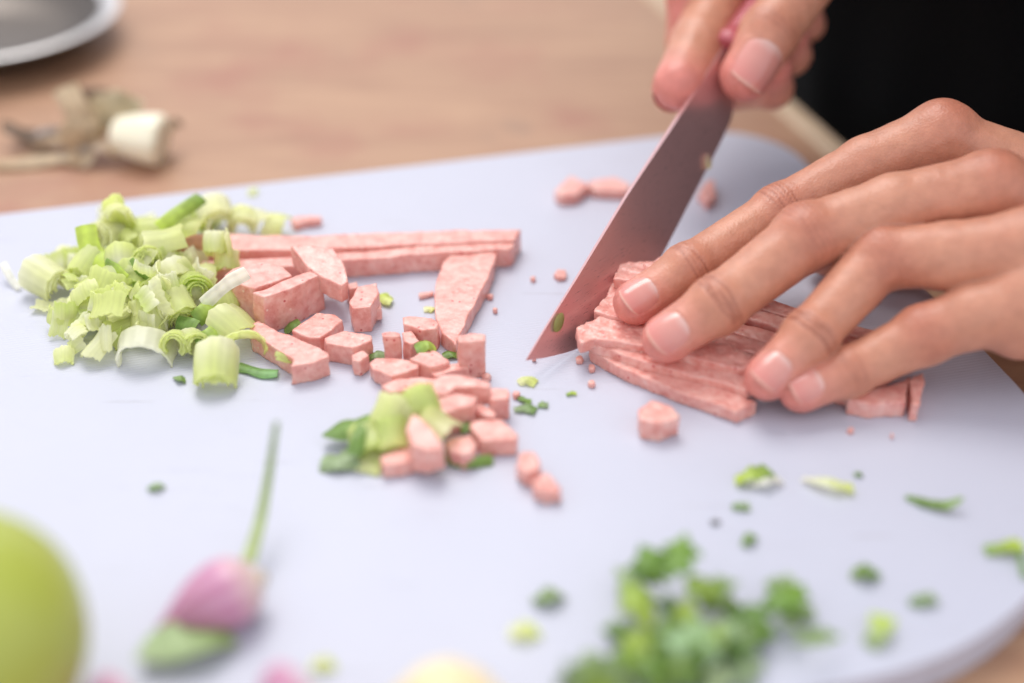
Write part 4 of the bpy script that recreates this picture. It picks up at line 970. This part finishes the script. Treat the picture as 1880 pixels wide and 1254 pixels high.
# ------------------------------------------------------------------ produce in front: shallots, garlic, green fruit
def turned(name, prof, axis_from, axis_to, colfn, n=36, mat=VCOL, parent=None, wob=0.03, seed=1):
    a = np.asarray(axis_from, float); d = np.asarray(axis_to, float) - a; Ln = np.linalg.norm(d); d = d / Ln
    s = unit(np.cross(d, V(0.13, 0.2, 1))); t = np.cross(d, s)
    pr = np.array(prof); tt = np.linspace(0, 1, 28)
    x = np.interp(tt, np.linspace(0, 1, len(pr)), pr[:, 0]); r = np.interp(tt, np.linspace(0, 1, len(pr)), pr[:, 1])
    for _ in range(2):
        r[1:-1] = (r[:-2] + 2 * r[1:-1] + r[2:]) / 4
    th = np.linspace(0, 2 * np.pi, n, endpoint=False)
    vs = []; uv = []
    for i in range(len(tt)):
        for q in th:
            w = 1 + wob * math.sin(3 * q + seed) + wob * .5 * math.sin(7 * q + 2 * seed)
            vs.append(a + d * x[i] * Ln + (s * math.cos(q) + t * math.sin(q)) * max(r[i], .004) * w); uv.append((tt[i], q))
    I = np.arange(len(tt) * n).reshape(len(tt), n)
    f = np.stack([I[:-1], np.roll(I, -1, 1)[:-1], np.roll(I, -1, 1)[1:], I[1:]], -1).reshape(-1, 4)
    vs = np.array(vs); uv = np.array(uv)
    cc = np.array([colfn(*q) for q in uv])
    faces = [tuple(q) for q in f[:, ::-1]] + [tuple(I[0]), tuple(I[-1][::-1])]
    return mesh_obj(name, vs, faces, mat, parent, cc)
SH1 = np.array(lin(190, 124, 158)); SH2 = np.array(lin(226, 186, 206)); SH3 = np.array(lin(226, 212, 190))
def shal(t, q):
    w = np.clip((t - 0.65) / 0.35, 0, 1); st = 0.5 + 0.5 * math.sin(q * 9)
    c = SH1 * (1 - .45 * st) + SH2 * .45 * st
    return c * (1 - w) + SH3 * w
PRS = [(0, .03), (.08, .16), (.2, .42), (.35, .72), (.5, .9), (.65, .98), (.8, .92), (.92, .62), (1.0, .2)]
def shallot(label, a, b2, r):
    rt = empty('shallot'); tag(rt, label, 'shallot', 'shallots in front')
    turned('bulb', [(x, y * r) for x, y in PRS], a, b2, shal, parent=rt)
    turned('root', [(0, .2 * r), (.5, .24 * r), (1, .12 * r)], np.asarray(a) + (np.asarray(b2) - np.asarray(a)) * .97, np.asarray(a) + (np.asarray(b2) - np.asarray(a)) * 1.05, lambda t, q: SH3 * .8, n=14, parent=rt)
    return rt
shallot('pink shallot with pointed tip in front of the thin green stem', P(288, 1152, .35), P(480, 1060, .85), .82)
shallot('shallot peeping over the bottom edge of the picture', P(470, 1330, .9), P(570, 1270, 1.0), .9)
shallot('shallot barely in view at the bottom left', P(150, 1340, .9), P(250, 1290, .9), .85)
rb('thin tapering green stem standing behind the pink shallot', [(456, 1030, .7), (478, 960, .9), (490, 890, 1.3), (500, 830, 1.9), (509, 775, 2.6)], .28, np.array(lin(190, 206, 130)), np.array(lin(160, 180, 130)), name='onion_leaf', cat='onion leaf', side=(0, -.9, .3), taper=(1.0, .35), th=.08)
rb('green leaf piece lying in front of the pink shallot', [(262, 1184, .35), (310, 1176, .55), (360, 1168, .5), (408, 1150, .3)], 1.35, np.array(lin(190, 208, 160)), np.array(lin(168, 194, 124)), cat='leaf', taper=(.7, .9), fold=.03)
GR = np.array(lin(234, 204, 146)); GR2 = np.array(lin(238, 218, 174))
turned('garlic_clove', [(0, .05), (.15, .5), (.35, .95), (.6, 1.1), (.8, .9), (1, .25)], P(960, 1330, .9), P(716, 1290, .9), lambda t, q: GR * (.5 + .5 * math.sin(q)) + GR2 * (.5 - .5 * math.sin(q)), wob=.05)
tag(bpy.data.objects['garlic_clove'], 'cream peeled garlic clove at the bottom edge of the picture', 'garlic')
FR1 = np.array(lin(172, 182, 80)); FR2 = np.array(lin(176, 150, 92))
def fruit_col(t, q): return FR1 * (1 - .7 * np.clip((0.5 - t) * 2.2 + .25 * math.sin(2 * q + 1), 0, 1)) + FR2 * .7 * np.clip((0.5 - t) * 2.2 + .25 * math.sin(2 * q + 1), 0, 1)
fz = 2.65; fc = P(-112, 1190, fz * .95)
fr = empty('green_fruit'); tag(fr, 'large round yellow-green fruit at the lower left edge', 'fruit')
prf = [(0.5 - 0.5 * math.cos(t), 2.7 * math.sin(t) ** .95 if 0 < t < 3.14 else .02) for t in np.linspace(0, math.pi, 15)]
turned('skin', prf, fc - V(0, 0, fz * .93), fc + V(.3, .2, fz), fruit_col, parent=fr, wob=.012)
turned('stem', [(0, .25), (.5, .16), (1, .2)], fc + V(.3, .2, fz * .97), fc + V(.35, .25, fz + .5), lambda t, q: np.array(lin(110, 100, 50)), n=12, parent=fr)

# ------------------------------------------------------------------ scraps on the table at the back left
def pt(px, py, h): return P(px, py, TZ + h)
G_SC = 'onion trimmings on the table'
DRY = np.array(lin(206, 178, 140)); DRY2 = np.array(lin(118, 88, 60)); DRY3 = np.array(lin(225, 205, 172))
re = turned('onion_root_end', [(0, .02), (.05, .62), (.3, .78), (.6, .92), (.85, .98), (.96, .9), (1, .02)], pt(205, 246, 1.0), pt(304, 262, .8), lambda t, q: np.array(lin(240, 232, 205)) * (1 - .25 * max(0, t - .75) * 4) , wob=.04)
tag(re, 'white cut root end of an onion on the table', 'onion end', G_SC)
def scrap(label, path, w, a, b2, **k):
    return ribbon(label, [(x, y, TZ + z) for x, y, z in path], w, a, b2, name='dry_skin', cat='onion skin', group=G_SC, th=.06, floor_z=TZ, **k)
scrap('dry tan leaf sheath sticking up among the trimmings', [(118, 160, 2.6), (140, 200, 2.0), (160, 240, 1.2), (180, 262, .7)], .9, DRY3, DRY, side=(.3, -.8, .4))
scrap('dark brown dry leaf behind the tan sheath', [(135, 165, 2.2), (170, 170, 1.8), (215, 176, 1.3)], .8, DRY2, DRY2, side=(0, -.5, .8))
scrap('pale torn sheath in front of the trimmings', [(190, 215, 1.3), (165, 245, .9), (150, 275, .5), (138, 306, .1)], .8, DRY3, DRY, side=(0, -.6, .7))
scrap('dark dry leaf at the far left of the trimmings', [(4, 226, .9), (40, 240, .6), (75, 250, .4)], 1.0, DRY2, np.array(lin(120, 100, 80)), taper=(.1, .1))
scrap('greyish dry strand between dark leaf and sheath', [(70, 240, .6), (105, 236, .8), (150, 246, .6)], .6, np.array(lin(170, 165, 160)), DRY2)
scrap('broad olive sheath behind the white root end', [(160, 200, 1.6), (205, 195, 1.9), (255, 215, 1.4)], 1.5, np.array(lin(178, 158, 120)), np.array(lin(200, 186, 150)), side=(0, -.6, .7))
scrap('small brown tail right of the white root end', [(300, 246, 1.1), (316, 226, 1.2), (330, 222, 1.1)], .4, DRY, DRY2, side=(0, -.6, .7))
scrap('crumpled grey sheath below the tan one', [(150, 262, .7), (190, 262, .8), (225, 272, .5)], 1.0, np.array(lin(190, 175, 160)), DRY)
scrap('long flat dry leaf lying along the trimmings', [(-20, 300, .15), (40, 296, .2), (100, 288, .25), (150, 284, .2)], .8, DRY, DRY3)

scrap('curled tan husk lying over the grey sheath', [(120, 262, .9), (140, 232, 1.5), (175, 222, 1.5), (198, 240, .9)], .9, DRY, DRY3, side=(0.3, -.6, .6), jag=.15)
scrap('brown papery husk left of the tan sheath', [(60, 262, .3), (95, 252, .7), (128, 256, .5)], .9, DRY2, DRY, jag=.2)
scrap('pale husk shred pointing at the camera', [(172, 268, .7), (160, 290, .4), (150, 308, .1)], .5, DRY3, DRY3, taper=(.1, .1))

# steel bowl at the top left
bowl = empty('steel_bowl'); tag(bowl, 'stainless steel bowl at the top left corner of the table', 'bowl')
bc_ = pt(-30, 20, 1.5); RB_ = float(pt(212, 20, 1.5)[0] - bc_[0])
def bowl_part(name, prof, mat=BOWL):
    n = 72; th = np.linspace(0, 2 * np.pi, n, endpoint=False); vs = []
    for r, z in prof:
        for q in th: vs.append((bc_[0] + r * math.cos(q), bc_[1] + r * math.sin(q), TZ + z * .52))
    I = np.arange(len(prof) * n).reshape(len(prof), n)
    f = np.stack([I[:-1], np.roll(I, -1, 1)[:-1], np.roll(I, -1, 1)[1:], I[1:]], -1).reshape(-1, 4)
    return mesh_obj(name, np.array(vs), f, mat, bowl)
body = [(0.02, .06), (RB_ * .5, .06), (RB_ * .62, .25), (RB_ * .80, 1.3), (RB_ * .92, 2.7), (RB_ * .925, 2.7), (RB_ * .81, 1.36), (RB_ * .63, .38), (RB_ * .5, .2), (.02, .2)]
bowl_part('body', body)
bowl_part('rim', [(RB_ * .875, 2.52), (RB_ * .89, 2.66), (RB_ * .93, 2.86), (RB_ * .97, 2.95), (RB_ * 1.0, 2.96), (RB_ * 1.015, 2.84), (RB_ * 1.0, 2.76), (RB_ * .95, 2.72), (RB_ * .915, 2.68)], BRIM)

# bits stuck to the blade
def on_blade(px, py): return on_plane(px, py, T, KN, 0.09)
def blade_bit(label, c, w, h_, ca_, cb_, tilt):
    o0 = on_blade(*c); U_ = KU * math.cos(tilt) + KV * math.sin(tilt); W_ = -KU * math.sin(tilt) + KV * math.cos(tilt)
    a = np.linspace(-1, 1, 9); uu, vv = np.meshgrid(a, a, indexing='ij')
    g = o0 + (uu * w / 2)[..., None] * U_ + (vv * np.sqrt(np.maximum(1.02 - uu ** 2, .05)) * h_ / 2)[..., None] * W_ + (0.05 * (1 - uu ** 2) * (1 - vv ** 2))[..., None] * KN
    vs, fs, uv = sheet(g, 0.03)
    o = mesh_obj('herb_flake', vs, fs, ONION, None, ca_ * (1 - uv[:, :1]) + cb_ * uv[:, :1]); tag(o, label, 'onion bit', 'bits stuck to the knife blade')
blade_bit('green onion bit stuck to the blade near the knife tip', (1026, 592), .6, .32, np.array(lin(176, 178, 108)), np.array(lin(196, 190, 130)), 0.2)
blade_bit('pale onion bit stuck to the blade near the heel', (1300, 296), .5, .35, PAL, np.array(lin(200, 170, 160)), 0.9)
